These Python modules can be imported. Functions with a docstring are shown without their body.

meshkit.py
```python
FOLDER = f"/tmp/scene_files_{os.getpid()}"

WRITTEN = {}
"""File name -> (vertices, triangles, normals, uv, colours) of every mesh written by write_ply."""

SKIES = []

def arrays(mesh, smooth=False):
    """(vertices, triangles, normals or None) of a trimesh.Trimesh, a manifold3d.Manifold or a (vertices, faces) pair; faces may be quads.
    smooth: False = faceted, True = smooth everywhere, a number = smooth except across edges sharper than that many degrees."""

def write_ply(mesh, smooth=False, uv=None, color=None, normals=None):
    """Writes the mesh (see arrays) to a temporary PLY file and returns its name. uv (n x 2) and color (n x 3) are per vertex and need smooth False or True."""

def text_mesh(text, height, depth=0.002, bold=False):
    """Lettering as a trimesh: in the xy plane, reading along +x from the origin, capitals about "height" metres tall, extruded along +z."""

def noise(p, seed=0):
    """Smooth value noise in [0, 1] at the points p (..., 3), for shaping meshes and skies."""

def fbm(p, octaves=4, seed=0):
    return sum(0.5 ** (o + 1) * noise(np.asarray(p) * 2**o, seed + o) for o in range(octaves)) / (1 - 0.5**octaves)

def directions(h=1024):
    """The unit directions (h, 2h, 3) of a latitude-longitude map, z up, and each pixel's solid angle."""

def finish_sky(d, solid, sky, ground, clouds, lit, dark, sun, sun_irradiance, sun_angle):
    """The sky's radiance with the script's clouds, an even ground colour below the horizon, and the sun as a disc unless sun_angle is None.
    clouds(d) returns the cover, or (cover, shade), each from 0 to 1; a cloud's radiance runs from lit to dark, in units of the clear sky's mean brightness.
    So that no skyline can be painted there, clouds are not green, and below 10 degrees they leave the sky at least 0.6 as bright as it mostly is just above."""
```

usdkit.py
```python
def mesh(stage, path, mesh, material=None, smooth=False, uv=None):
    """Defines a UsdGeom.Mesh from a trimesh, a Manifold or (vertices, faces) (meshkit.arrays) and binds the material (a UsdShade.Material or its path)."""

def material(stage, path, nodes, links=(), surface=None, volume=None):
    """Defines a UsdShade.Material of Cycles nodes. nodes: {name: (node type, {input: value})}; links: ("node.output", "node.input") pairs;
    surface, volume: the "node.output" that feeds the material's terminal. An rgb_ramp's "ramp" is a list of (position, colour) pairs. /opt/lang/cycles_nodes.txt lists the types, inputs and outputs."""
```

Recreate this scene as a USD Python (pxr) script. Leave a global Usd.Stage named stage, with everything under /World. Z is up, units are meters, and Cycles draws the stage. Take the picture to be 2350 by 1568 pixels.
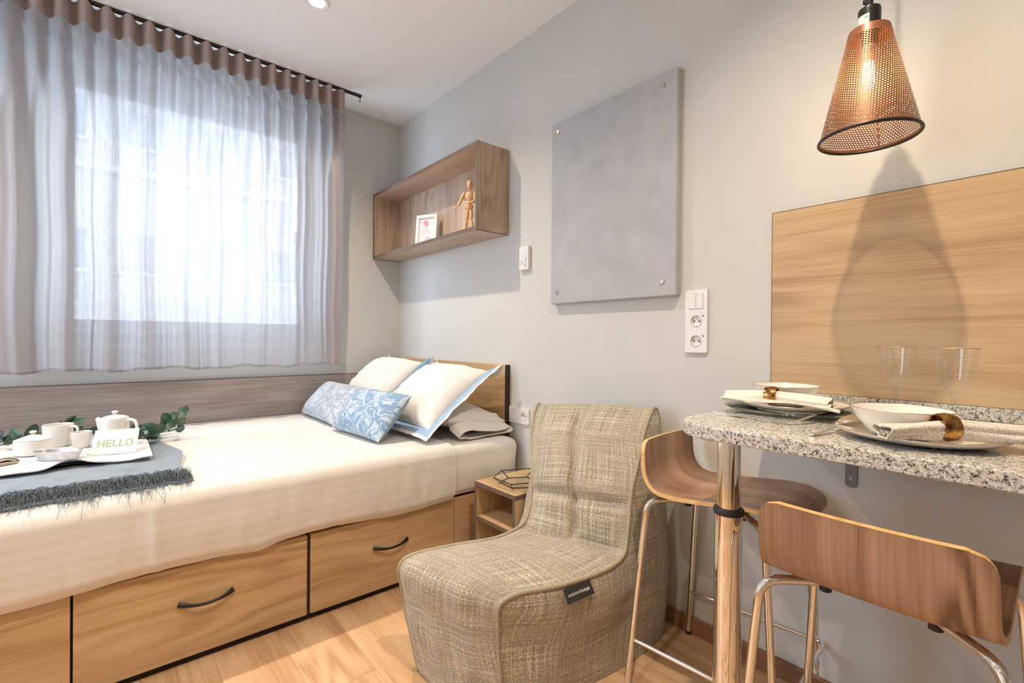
import math, random, re
import numpy as np, trimesh
import manifold3d as m3
import usdkit, meshkit
from pxr import Usd, UsdGeom, UsdLux, UsdShade, Gf, Sdf, Vt
from shapely.geometry import Polygon, Point, MultiPoint
from scipy.interpolate import PchipInterpolator
from scipy.spatial import Delaunay, cKDTree

stage = Usd.Stage.CreateInMemory()
UsdGeom.SetStageUpAxis(stage, UsdGeom.Tokens.z)
UsdGeom.SetStageMetersPerUnit(stage, 1.0)
UsdGeom.Xform.Define(stage, '/World')
UsdGeom.Scope.Define(stage, '/World/Looks')
rng = np.random.default_rng(7)
random.seed(7)
PI = math.pi

# ------------------------------------------------------------------ camera, sky, lamps, exposure
CAM = (-1.61856, -3.16011, 1.05111)
YAW, PITCH, ROLL, FPX = 0.705185, -0.004106, 0.0080117, 1095.2859
EXPOSURE = 0.14
SKY = (0.77, 0.91, 1.14); SKY_I = 2.0
LAMP_COL = (1.0, 0.83, 0.645)
LAMP_I = 4300.0
BULB_E = 380.0
cam = UsdGeom.Camera.Define(stage, '/World/camera')
f_ = np.array([math.sin(YAW) * math.cos(PITCH), math.cos(YAW) * math.cos(PITCH), math.sin(PITCH)])
r_ = np.array([math.cos(YAW), -math.sin(YAW), 0]); u_ = np.cross(r_, f_)
r2 = math.cos(ROLL) * r_ + math.sin(ROLL) * u_; u2 = -math.sin(ROLL) * r_ + math.cos(ROLL) * u_
cam.AddTransformOp().Set(Gf.Matrix4d(*r2, 0, *u2, 0, *(-f_), 0, *CAM, 1))
cam.CreateHorizontalApertureAttr(36.0); cam.CreateVerticalApertureAttr(36.0 * 1568 / 2350)
cam.CreateFocalLengthAttr(36.0 * FPX / 2350)
cam.CreateClippingRangeAttr(Gf.Vec2f(0.03, 200))
cam.CreateExposureAttr(EXPOSURE)
dome = UsdLux.DomeLight.Define(stage, '/World/sky'); dome.CreateColorAttr(Gf.Vec3f(*SKY)); dome.CreateIntensityAttr(SKY_I)
CEIL = 2.587
DOWNLIGHTS = [(-0.89, -0.914), (-0.89, -2.83), (-2.45, -0.914), (-2.45, -2.83)]

# ------------------------------------------------------------------ helpers: names, things, parts
taken = {}
def numbered(path):
    n = taken.get(path, 0); taken[path] = n + 1
    return path if n == 0 else f'{path}_{n:03d}'
class T:                                       # an Xform whose children are its parts
    def __init__(s, name, label=None, cat=None, loc=(0, 0, 0), rotz=0.0, group=None, kind=None):
        s.path = numbered('/World/' + name); s.loc = np.array(loc, float); s.rot = rotz
        x = UsdGeom.Xform.Define(stage, s.path); x.AddTranslateOp().Set(Gf.Vec3d(*map(float, loc)))
        if rotz: x.AddRotateZOp().Set(math.degrees(rotz))
        s.prim = x.GetPrim()
        for k, v in (('label', label), ('category', cat), ('group', group), ('kind', kind)):
            if v: s.prim.SetCustomDataByKey(k, v)
    def part(s, name, mesh, mat, smooth=30, parent=None, local=False, uv=None, label=None, kind=None):
        p = numbered((parent or s.path) + '/' + name)
        m = usdkit.mesh(stage, p, shift(mesh, -s.loc) if not local else mesh, mat, smooth, uv)
        if label: m.GetPrim().SetCustomDataByKey('label', label)
        if kind: m.GetPrim().SetCustomDataByKey('kind', kind)
        return p
def single(name, mesh, mat, label=None, cat=None, group=None, kind=None, smooth=30, uv=None):
    p = numbered('/World/' + name); m = usdkit.mesh(stage, p, mesh, mat, smooth, uv).GetPrim()
    for k, v in (('label', label), ('category', cat), ('group', group), ('kind', kind)):
        if v: m.SetCustomDataByKey(k, v)
    return p
def copy_of(src, name, label, cat, loc, rotz, group):
    p = numbered('/World/' + name); x = UsdGeom.Xform.Define(stage, p)
    x.GetPrim().GetReferences().AddInternalReference(src.path)
    x.ClearXformOpOrder(); x.AddTranslateOp().Set(Gf.Vec3d(*map(float, loc)))
    r = x.GetPrim().GetAttribute('xformOp:rotateZ')
    op = UsdGeom.XformOp(r) if r else None
    if op: op.Set(math.degrees(rotz)); x.SetXformOpOrder([x.GetOrderedXformOps()[0], op])
    else: x.AddRotateZOp().Set(math.degrees(rotz))
    for k, v in (('label', label), ('category', cat), ('group', group)):
        if v: x.GetPrim().SetCustomDataByKey(k, v)
    x.GetPrim().SetInstanceable(True)
def shift(mesh, d):
    if isinstance(mesh, trimesh.Trimesh):
        m = mesh.copy(); m.apply_translation(d); return m
    if hasattr(mesh, 'to_mesh'): return mesh.translate(tuple(map(float, d)))
    v, f = mesh; return (np.asarray(v, float) + np.asarray(d, float), f)
def arr(m): return (np.array(m.vertices), np.array(m.faces)) if isinstance(m, trimesh.Trimesh) else (np.asarray(m[0], float), tri(np.asarray(m[1])))
def tri(f): return np.vstack([f[:, [0, 1, 2]], f[:, [0, 2, 3]]]) if f.shape[1] == 4 else f
def join(*ms):
    V, F, n = [], [], 0
    for m in ms:
        v, f = arr(m); V.append(v); F.append(f + n); n += len(v)
    return trimesh.Trimesh(np.vstack(V), np.vstack(F), process=False)

# ------------------------------------------------------------------ helpers: shapes
def box(x0, x1, y0, y1, z0, z1, b=0.001):
    if b <= 0:
        m = trimesh.creation.box([x1 - x0, y1 - y0, z1 - z0]); m.apply_translation([(x0 + x1) / 2, (y0 + y1) / 2, (z0 + z1) / 2]); return m
    pts = []
    for X, sx in ((x0, 1), (x1, -1)):
        for Y, sy in ((y0, 1), (y1, -1)):
            for Z, sz in ((z0, 1), (z1, -1)):
                pts += [(X + sx * b, Y + sy * b, Z), (X + sx * b, Y, Z + sz * b), (X, Y + sy * b, Z + sz * b)]
    return trimesh.convex.convex_hull(np.array(pts))
def frames(P):
    P = np.asarray(P, float); t = np.gradient(P, axis=0); t /= np.linalg.norm(t, axis=1, keepdims=True) + 1e-12
    a = np.array([0, 0, 1.0]) if abs(t[0, 2]) < .9 else np.array([1.0, 0, 0])
    n = np.cross(t[0], a); n /= np.linalg.norm(n); N = [n]
    for i in range(1, len(P)):
        n = N[-1] - t[i] * (N[-1] @ t[i]); n /= np.linalg.norm(n) + 1e-12; N.append(n)
    N = np.array(N); return t, N, np.cross(t, N)
def tube(P, r, sides=12, cap=True, closed=False):
    P = np.asarray(P, float); n = len(P)
    if closed:
        Q = np.vstack([P[-2:], P, P[:2]]); t, N, B = frames(Q); t, N, B = t[2:-2], N[2:-2], B[2:-2]
    else: t, N, B = frames(P)
    r = np.broadcast_to(np.asarray(r, float), (n,))
    a = np.arange(sides) * 2 * PI / sides
    V = P[:, None] + r[:, None, None] * (np.cos(a)[None, :, None] * N[:, None] + np.sin(a)[None, :, None] * B[:, None])
    F = grid_faces(n, sides, wrap_v=True, wrap_u=closed)
    V = V.reshape(-1, 3)
    if cap and not closed:
        V = np.vstack([V, P[0], P[-1]]); c0, c1 = n * sides, n * sides + 1; ex = []
        for k in range(sides):
            ex.append((c0, (k + 1) % sides, k)); ex.append((c1, (n - 1) * sides + k, (n - 1) * sides + (k + 1) % sides))
        F = np.vstack([tri(F), ex])
    else: F = tri(F)
    m = trimesh.Trimesh(V, F, process=False); return m
def grid_faces(n, m, wrap_v=False, wrap_u=False):
    i, j = np.meshgrid(np.arange(n if wrap_u else n - 1), np.arange(m if wrap_v else m - 1), indexing='ij')
    i2, j2 = (i + 1) % n, (j + 1) % m
    return np.stack([i * m + j, i2 * m + j, i2 * m + j2, i * m + j2], -1).reshape(-1, 4)
def smooth_path(P, n=40, closed=False):
    P = np.asarray(P, float)
    if closed:
        from scipy.interpolate import CubicSpline
        Q = np.vstack([P, P[:1]]); s = CubicSpline(np.arange(len(Q)), Q, bc_type='periodic'); return s(np.linspace(0, len(P), n, endpoint=False))
    d = np.r_[0, np.cumsum(np.linalg.norm(np.diff(P, axis=0), axis=1))]
    return PchipInterpolator(d, P)(np.linspace(0, d[-1], n))
def bend_path(P, r, n=7):
    """polyline with rounded corners of radius r"""
    P = [np.asarray(p, float) for p in P]; out = [P[0]]
    for a, b, c in zip(P, P[1:], P[2:]):
        u, v = (a - b) / np.linalg.norm(a - b), (c - b) / np.linalg.norm(c - b)
        ang = math.acos(np.clip(u @ v, -1, 1)); d = min(r / math.tan(ang / 2), .48 * np.linalg.norm(a - b), .48 * np.linalg.norm(c - b))
        p0, p1 = b + u * d, b + v * d
        for k in np.linspace(0, 1, n): out.append((1 - k) ** 2 * p0 + 2 * k * (1 - k) * b + k * k * p1)
    out.append(P[-1])
    Q = [out[0]]
    for q in out[1:]:
        if np.linalg.norm(q - Q[-1]) > 1e-5: Q.append(q)
    return np.array(Q)
def lathe(prof, n=48, center=(0, 0, 0), sx=1.0, sy=1.0, rot=0.0):
    prof = np.asarray(prof, float); a = np.arange(n) * 2 * PI / n
    V = np.stack([prof[:, 0][:, None] * np.cos(a) * sx, prof[:, 0][:, None] * np.sin(a) * sy, np.repeat(prof[:, 1][:, None], n, 1)], -1).reshape(-1, 3)
    c, s = math.cos(rot), math.sin(rot); V = np.stack([c * V[:, 0] - s * V[:, 1], s * V[:, 0] + c * V[:, 1], V[:, 2]], 1)
    F = tri(grid_faces(len(prof), n, wrap_v=True))
    m = trimesh.Trimesh(V + np.asarray(center), F, process=True); m.update_faces(m.nondegenerate_faces()); m.fix_normals(); return m
def disc(c, r, n=32, axis='z'):
    a = np.arange(n) * 2 * PI / n; V = np.vstack([[0, 0, 0], np.stack([r * np.cos(a), r * np.sin(a), 0 * a], 1)])
    return trimesh.Trimesh(V + np.asarray(c), [(0, 1 + k, 1 + (k + 1) % n) for k in range(n)], process=False)
def cyl(c, r, h, axis=2, n=32, r2=None, b=0.0008):
    r2 = r if r2 is None else r2
    prof = [(0, 0), (r - b, 0), (r, b), (r2, h - b), (r2 - b, h), (0, h)]
    m = lathe(prof, n)
    if axis == 0: m.apply_transform(trimesh.transformations.rotation_matrix(PI / 2, [0, 1, 0]))
    if axis == -1: m.apply_transform(trimesh.transformations.rotation_matrix(-PI / 2, [0, 1, 0]))
    if axis == 1: m.apply_transform(trimesh.transformations.rotation_matrix(-PI / 2, [1, 0, 0]))
    m.apply_translation(c); return m
def shell(G, t):
    """a closed sheet of thickness t from a grid of points (n, m, 3)"""
    n, m, _ = G.shape
    du = np.gradient(G, axis=0); dv = np.gradient(G, axis=1); N = np.cross(du, dv); N /= np.linalg.norm(N, axis=2, keepdims=True) + 1e-12
    A, B = (G + N * t / 2).reshape(-1, 3), (G - N * t / 2).reshape(-1, 3); q = grid_faces(n, m); k = n * m
    F = [q, q[:, ::-1] + k]
    rim = np.r_[np.arange(m), np.arange(1, n) * m + m - 1, (n - 1) * m + np.arange(m - 2, -1, -1), np.arange(n - 2, 0, -1) * m]
    r2_ = np.roll(rim, -1); F.append(np.stack([rim, rim + k, r2_ + k, r2_], 1))
    return trimesh.Trimesh(np.vstack([A, B]), tri(np.vstack(F)), process=False)
def shell_uv(G, t, U, V):
    m = shell(G, t); uv = np.stack([U.ravel(), V.ravel()], 1); return m, np.vstack([uv, uv])
def extrude(poly, h, z=0.0):
    m = trimesh.creation.extrude_polygon(poly, h, engine='earcut'); m.apply_translation([0, 0, z]); return m
def basis(m, o, x, y, z):
    """local axes to world"""
    M = np.eye(4); M[:3, 0], M[:3, 1], M[:3, 2], M[:3, 3] = x, y, z, o
    m = m.copy(); m.apply_transform(M); return m
def ribbon(P, W, Th, up=(0, 0, 1), sides=10):
    """an elliptical section swept on P; widths W, thickness Th"""
    P = np.asarray(P, float); t = np.gradient(P, axis=0); t /= np.linalg.norm(t, axis=1, keepdims=True)
    B = np.cross(t, np.asarray(up, float)); B /= np.linalg.norm(B, axis=1, keepdims=True); N = np.cross(B, t)
    a = np.arange(sides) * 2 * PI / sides
    V = P[:, None] + np.asarray(W)[:, None, None] / 2 * np.cos(a)[None, :, None] * B[:, None] + np.asarray(Th)[:, None, None] / 2 * np.sin(a)[None, :, None] * N[:, None]
    n = len(P); F = tri(grid_faces(n, sides, wrap_v=True)); V = np.vstack([V.reshape(-1, 3), P[0], P[-1]]); ex = []
    for k in range(sides): ex += [(n * sides, (k + 1) % sides, k), (n * sides + 1, (n - 1) * sides + k, (n - 1) * sides + (k + 1) % sides)]
    return trimesh.Trimesh(V, np.vstack([F, ex]), process=False)

# ------------------------------------------------------------------ materials
L = '/World/Looks/'
def lin(r, g, b): return tuple(((c / 255) / 12.92 if c / 255 <= .04045 else ((c / 255 + .055) / 1.055) ** 2.4) for c in (r, g, b))
def plain(name, col, rough=.5, metal=0.0, **k):
    inp = {'base_color': col, 'roughness': rough, 'metallic': metal}; inp.update(k)
    return usdkit.material(stage, L + name, {'p': ('principled_bsdf', inp)}, surface='p.BSDF')
def noisy(name, c1, c2, scale, rough=.6, bump=0.0, bscale=None, metal=0.0, stretch=(1, 1, 1), detail=4, coord='object', **k):
    nodes = {'tc': ('texture_coordinate', {}), 'mp': ('mapping', {'scale': stretch}), 'n': ('noise_texture', {'scale': scale, 'detail': detail, 'roughness': .6}),
             'r': ('rgb_ramp', {'ramp': [(.3, c1), (.7, c2)]}), 'p': ('principled_bsdf', {'roughness': rough, 'metallic': metal, **k})}
    links = [('tc.' + coord, 'mp.vector'), ('mp.vector', 'n.vector'), ('n.fac', 'r.fac'), ('r.color', 'p.base_color')]
    if bump:
        nodes['n2'] = ('noise_texture', {'scale': bscale or scale * 4, 'detail': 3}); nodes['b'] = ('bump', {'strength': bump, 'distance': .002})
        links += [('mp.vector', 'n2.vector'), ('n2.fac', 'b.height'), ('b.normal', 'p.normal')]
    return usdkit.material(stage, L + name, nodes, links, surface='p.BSDF')
def wood(name, dark, mid, light, axis, rough=.45, fig=1.0, coord='object', spec=.35):
    """grain along axis 0/1/2; cathedral figure, fine streaks, a few knots"""
    ax = [7.0, 7.0, 7.0]; ax[axis] = .9
    fx = [170.0, 170.0, 170.0]; fx[axis] = 3.0
    kx = [9.0, 9.0, 9.0]; kx[axis] = 1.6
    nodes = {'tc': ('texture_coordinate', {}), 'oi': ('object_info', {}), 'mu': ('math', {'math_type': 'multiply', 'value2': 23.0}),
             'cx': ('combine_xyz', {}), 'ad': ('vector_math', {'math_type': 'add'}),
             'm1': ('mapping', {'scale': ax}), 'm2': ('mapping', {'scale': fx}), 'm3': ('mapping', {'scale': kx}),
             'n1': ('noise_texture', {'scale': .55, 'detail': 2.5, 'roughness': .5, 'distortion': .5}), 'vk': ('voronoi_texture', {'scale': .42}), 'vm': ('map_range', {'from_min': .0, 'from_max': .34, 'to_min': 1.0, 'to_max': 0.0, 'clamp': True}), 'vp': ('math', {'math_type': 'power', 'value2': 2.0}), 'va': ('math', {'math_type': 'multiply_add', 'value2': .17}), 'vd': ('math', {'math_type': 'multiply_add', 'value2': -.20 * min(fig, 2.0)}), 'v4': ('math', {'math_type': 'power', 'value2': 5.0}), 'kk': ('math', {'math_type': 'multiply_add', 'value2': .10 * fig}),
             'ws': ('math', {'math_type': 'multiply', 'value2': 70.0}), 'wv': ('math', {'math_type': 'sine'}),
             'n2': ('noise_texture', {'scale': 1.0, 'detail': 5, 'roughness': .62}),
             'n3': ('noise_texture', {'scale': 1.0, 'detail': 3, 'roughness': .55}),
             'n4': ('noise_texture', {'scale': .6, 'detail': 1}), 'k4': ('map_range', {'from_min': .42, 'from_max': .62, 'to_min': .0, 'to_max': .085 * fig, 'clamp': True}),
             'a1': ('math', {'math_type': 'multiply'}), 'a2': ('math', {'math_type': 'multiply_add', 'value2': .55}), 'a3': ('math', {'math_type': 'multiply_add', 'value2': .75}), 
             'r': ('rgb_ramp', {'ramp': [(.42, dark), (.64, mid), (.86, light)]}),
             'b': ('bump', {'strength': .10, 'distance': .0008}),
             'p': ('principled_bsdf', {'roughness': rough, 'specular_ior_level': spec})}
    links = [('oi.random', 'mu.value1'), ('mu.value', 'cx.x'), ('mu.value', 'cx.y'), ('mu.value', 'cx.z'), ('tc.' + coord, 'ad.vector1'), ('cx.vector', 'ad.vector2'),
             ('ad.vector', 'm1.vector'), ('ad.vector', 'm2.vector'), ('ad.vector', 'm3.vector'), ('m1.vector', 'n1.vector'), ('m2.vector', 'n2.vector'), ('m3.vector', 'n3.vector'), ('m1.vector', 'n4.vector'), ('n4.fac', 'k4.value'),
             ('m3.vector', 'vk.vector'), ('vk.distance', 'vm.value'), ('vm.result', 'vp.value1'), ('vp.value', 'va.value1'), ('n1.fac', 'va.value3'), ('va.value', 'ws.value1'), ('vm.result', 'v4.value1'), ('v4.value', 'vd.value1'), ('vp.value', 'kk.value1'), ('k4.result', 'kk.value3'), ('ws.value', 'wv.value1'), ('wv.value', 'a1.value1'), ('kk.value', 'a1.value2'),
             ('n2.fac', 'a2.value1'), ('a1.value', 'vd.value3'), ('vd.value', 'a2.value3'), ('n3.fac', 'a3.value1'), ('a2.value', 'a3.value3'),
             ('a3.value', 'r.fac'), ('r.color', 'p.base_color'), ('n2.fac', 'b.height'), ('b.normal', 'p.normal')]
    return usdkit.material(stage, L + name, nodes, links, surface='p.BSDF')

M = {}
M['wall'] = noisy('wall_paint', (.615, .62, .595), (.64, .645, .62), 3, .75, .03, 220)
M['ceiling'] = plain('ceiling_paint', (.91, .915, .92), .8)
OAK = (lin(172, 140, 102), lin(196, 165, 125), lin(209, 181, 143))
OAKG = (lin(158, 136, 118), lin(188, 166, 146), lin(206, 186, 166))
for k, ax in (('x', 0), ('y', 1), ('z', 2)):
    M['oak_' + k] = wood('oak_' + k, *OAK, ax, fig=1.3)
    M['oakg_' + k] = wood('oak_grey_' + k, *OAKG, ax, fig=1.1)
M['ledge_x'] = wood('oak_ledge', lin(142, 126, 114), lin(172, 157, 145), lin(192, 179, 167), 0, fig=1.4)
M['edge'] = noisy('edge_band', lin(96, 80, 70), lin(120, 102, 90), 40, .5)
M['wenge'] = noisy('wenge_edge', lin(40, 30, 28), lin(58, 44, 40), 30, .5)
M['plank'] = wood('floor_oak', lin(176, 134, 96), lin(206, 168, 128), lin(222, 188, 150), 1, .38, 2.0)
M['baseboard'] = wood('baseboard_oak', lin(112, 78, 56), lin(142, 104, 78), lin(160, 122, 94), 1, .45)
M['veneer'] = wood('walnut_veneer', lin(116, 86, 64), lin(156, 121, 94), lin(182, 147, 118), 1, .36, 1.3, 'UV', .4)
M['ply'] = noisy('ply_edge', lin(205, 160, 100), lin(235, 200, 140), 60, .45, stretch=(1, 1, 9))
M['black'] = plain('black_satin', (.012, .012, .013), .35)
M['dark'] = plain('dark_gap', (.02, .017, .015), .8)
M['rubber'] = plain('black_rubber', (.02, .02, .02), .6)
M['cutlery'] = plain('polished_steel', (.82, .82, .81), .16, 1.0)
M['chrome'] = plain('chrome', (.86, .85, .84), .06, 1.0)
M['steel'] = noisy('brushed_steel', (.40, .39, .37), (.52, .51, .48), 60, .38, metal=1.0)
M['bracket'] = plain('grey_bracket', (.20, .20, .195), .45, .6)
M['brass'] = plain('dull_nickel', (.55, .50, .42), .3, 1.0)
M['white_plastic'] = plain('white_plastic', (.80, .79, .77), .35)
M['white_gloss'] = plain('white_lacquer', (.82, .82, .82), .3)
M['grey_plastic'] = plain('grey_plastic', (.42, .44, .44), .5)
M['lcd'] = plain('lcd_screen', (.72, .76, .78), .15)
M['porcelain'] = plain('porcelain', (.80, .775, .72), .12, coat_weight=.4)
M['porcelain_warm'] = plain('cream_ceramic', (.76, .74, .70), .2, coat_weight=.3)
M['goldrim'] = plain('rose_gold_rim', (.75, .52, .38), .25, 1.0)
M['copper'] = plain('copper_lacquer', lin(142, 90, 60), .4, .2)
M['shade'] = plain('perforated_copper', lin(122, 82, 50), .40, .35)
M['gold'] = noisy('hammered_gold', lin(92, 62, 34), lin(232, 176, 104), 55, .20, 1.0, 90, 1.0)
M['tin'] = noisy('galvanised_tin', (.50, .51, .53), (.72, .73, .75), 70, .35, metal=.9)
M['card'] = plain('cream_card', lin(236, 226, 214), .7)
M['paper'] = plain('label_paper', lin(225, 225, 220), .6)
M['ink'] = plain('ink_grey', lin(110, 110, 110), .7)
M['thread_white'] = plain('white_thread', lin(225, 222, 215), .7)
M['tag'] = plain('black_tag', lin(48, 48, 46), .6)
def glass(name, tint=(1, 1, 1), lo=.012, hi=.85):
    """thin clear glass: straight-through light mixed with a mirror that grows towards grazing angles, the same from both sides"""
    return usdkit.material(stage, L + name, {'t': ('transparent_bsdf', {'color': tint}), 'g': ('glossy_bsdf', {'roughness': .02, 'color': (1, 1, 1)}), 'f': ('layer_weight', {'blend': .5}), 'pw': ('math', {'math_type': 'power', 'value2': 4.5}), 'ma': ('math', {'math_type': 'multiply_add', 'value2': hi, 'value3': lo}), 'm': ('mix_closure', {})},
                           [('f.facing', 'pw.value1'), ('pw.value', 'ma.value1'), ('ma.value', 'm.fac'), ('t.BSDF', 'm.closure1'), ('g.BSDF', 'm.closure2')], surface='m.closure')
M['pane'] = glass('window_glass', (.97, .98, .98))
M['thin_glass'] = glass('thin_glass', (.97, .975, .97), .06, .95)
M['dish_glass'] = glass('dish_glass', (.955, .97, .96), .02)
M['charger_glass'] = glass('charger_glass', (.90, .93, .91), .10, .60)
M['solid_glass'] = glass('stem_glass', (.95, .955, .95), .05, .6)
M['green_ink'] = noisy('leaf_print', lin(88, 128, 88), lin(190, 215, 185), 240, .7)
M['leaf'] = noisy('eucalyptus_leaf', lin(42, 70, 52), lin(78, 112, 84), 40, .42)
M['leaf2'] = noisy('eucalyptus_leaf_dark', lin(26, 46, 36), lin(48, 74, 58), 40, .40)
M['stem'] = plain('eucalyptus_stem', lin(84, 76, 52), .6)
M['manikin'] = noisy('pale_beech', lin(205, 165, 120), lin(228, 194, 150), 30, .4, stretch=(1, 1, .2))
M['mat_white'] = plain('picture_paper', (.80, .80, .81), .6)
M['pink'] = plain('pink_ink', lin(226, 150, 168), .7)
M['lilac'] = plain('grey_lilac_ink', lin(196, 198, 212), .7)
M['frame_grey'] = plain('window_frame_grey', lin(92, 95, 100), .4)
M['facade'] = noisy('pale_render', (.66, .65, .62), (.72, .71, .68), 2, .85)
M['ledge_white'] = plain('white_ledge', (.86, .86, .85), .7)
M['far_glass'] = plain('far_window', (.42, .46, .52), .3)
M['street'] = noisy('street', (.56, .56, .55), (.64, .64, .63), 3, .9)
M['door'] = plain('door_paint', (.35, .33, .31), .5)
M['lens'] = usdkit.material(stage, L + 'lamp_lens', {'e': ('emission', {'color': (1, .93, .82), 'strength': 18.0})}, surface='e.emission')
M['bulb'] = usdkit.material(stage, L + 'bulb_glow', {'e': ('emission', {'color': (1, .74, .42), 'strength': BULB_E})}, surface='e.emission')

def cloth(name, c1, c2, scale=260, rough=.85, bump=.25, sheen=.15, weave=None, coord='UV'):
    """plain weave with slight tone variation; uv in metres"""
    nodes = {'tc': ('texture_coordinate', {}), 'n': ('noise_texture', {'scale': 9, 'detail': 5}), 'nf': ('noise_texture', {'scale': scale, 'detail': 2}),
             'mm': ('math', {'math_type': 'multiply_add', 'value2': .5}), 'hf': ('math', {'math_type': 'multiply', 'value2': .5}),
             'r': ('rgb_ramp', {'ramp': [(.3, c1), (.7, c2)]}), 'b': ('bump', {'strength': bump, 'distance': .0015}),
             'p': ('principled_bsdf', {'roughness': rough, 'sheen_weight': sheen, 'sheen_roughness': .5, 'specular_ior_level': .2})}
    links = [('tc.' + coord, 'n.vector'), ('tc.' + coord, 'nf.vector'), ('n.fac', 'hf.value1'), ('nf.fac', 'mm.value1'), ('hf.value', 'mm.value3'), ('mm.value', 'r.fac'), ('r.color', 'p.base_color'), ('nf.fac', 'b.height'), ('b.normal', 'p.normal')]
    return usdkit.material(stage, L + name, nodes, links, surface='p.BSDF')
M['sheet'] = cloth('white_sheet', (.78, .76, .73), (.82, .80, .77), 500, .8, .1, coord='object')
M['pillowcase'] = cloth('white_pillowcase', (.79, .77, .74), (.83, .81, .78), 500, .75, .1, coord='object')
M['blue_band'] = cloth('blue_band', lin(140, 172, 204), lin(160, 190, 216), 500, .6, .1, coord='object')
M['cush_side'] = cloth('cushion_side', lin(120, 146, 160), lin(148, 170, 182), 300, .75, .3, coord='object')
M['felt'] = cloth('grey_felt', lin(168, 172, 176), lin(194, 197, 200), 420, .9, .4, coord='object')
M['throw'] = cloth('blue_grey_throw', lin(104, 120, 134), lin(134, 148, 160), 330, .95, .5, .4, coord='object')
M['fringe'] = noisy('fringe_yarn', lin(78, 88, 96), lin(124, 135, 143), 60, .9)
M['linen'] = cloth('linen_napkin', lin(224, 215, 203), lin(240, 233, 222), 400, .85, .3, coord='object')
def striped(name):
    nodes = {'tc': ('texture_coordinate', {}), 'sp': ('separate_xyz', {}), 'm': ('math', {'math_type': 'multiply', 'value2': 2 * PI / .034}), 's': ('math', {'math_type': 'sine'}),
             'g': ('map_range', {'from_min': -.25, 'from_max': .25, 'to_min': 0, 'to_max': 1, 'clamp': True}),
             'c': ('mix_color', {'a': (.77, .75, .72), 'b': (.745, .72, .685)}), 'ro': ('map_range', {'from_min': 0, 'from_max': 1, 'to_min': .45, 'to_max': .75}),
             'n': ('noise_texture', {'scale': 30, 'detail': 4}), 'b': ('bump', {'strength': .12, 'distance': .004}),
             'p': ('principled_bsdf', {'sheen_weight': .2, 'specular_ior_level': .3})}
    links = [('tc.UV', 'sp.vector'), ('sp.y', 'm.value1'), ('m.value', 's.value1'), ('s.value', 'g.value'), ('g.result', 'c.fac'), ('c.result', 'p.base_color'), ('g.result', 'ro.value'), ('ro.result', 'p.roughness'),
             ('tc.UV', 'n.vector'), ('n.fac', 'b.height'), ('b.normal', 'p.normal')]
    return usdkit.material(stage, L + name, nodes, links, surface='p.BSDF')
M['bedspread'] = striped('satin_stripe')
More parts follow.
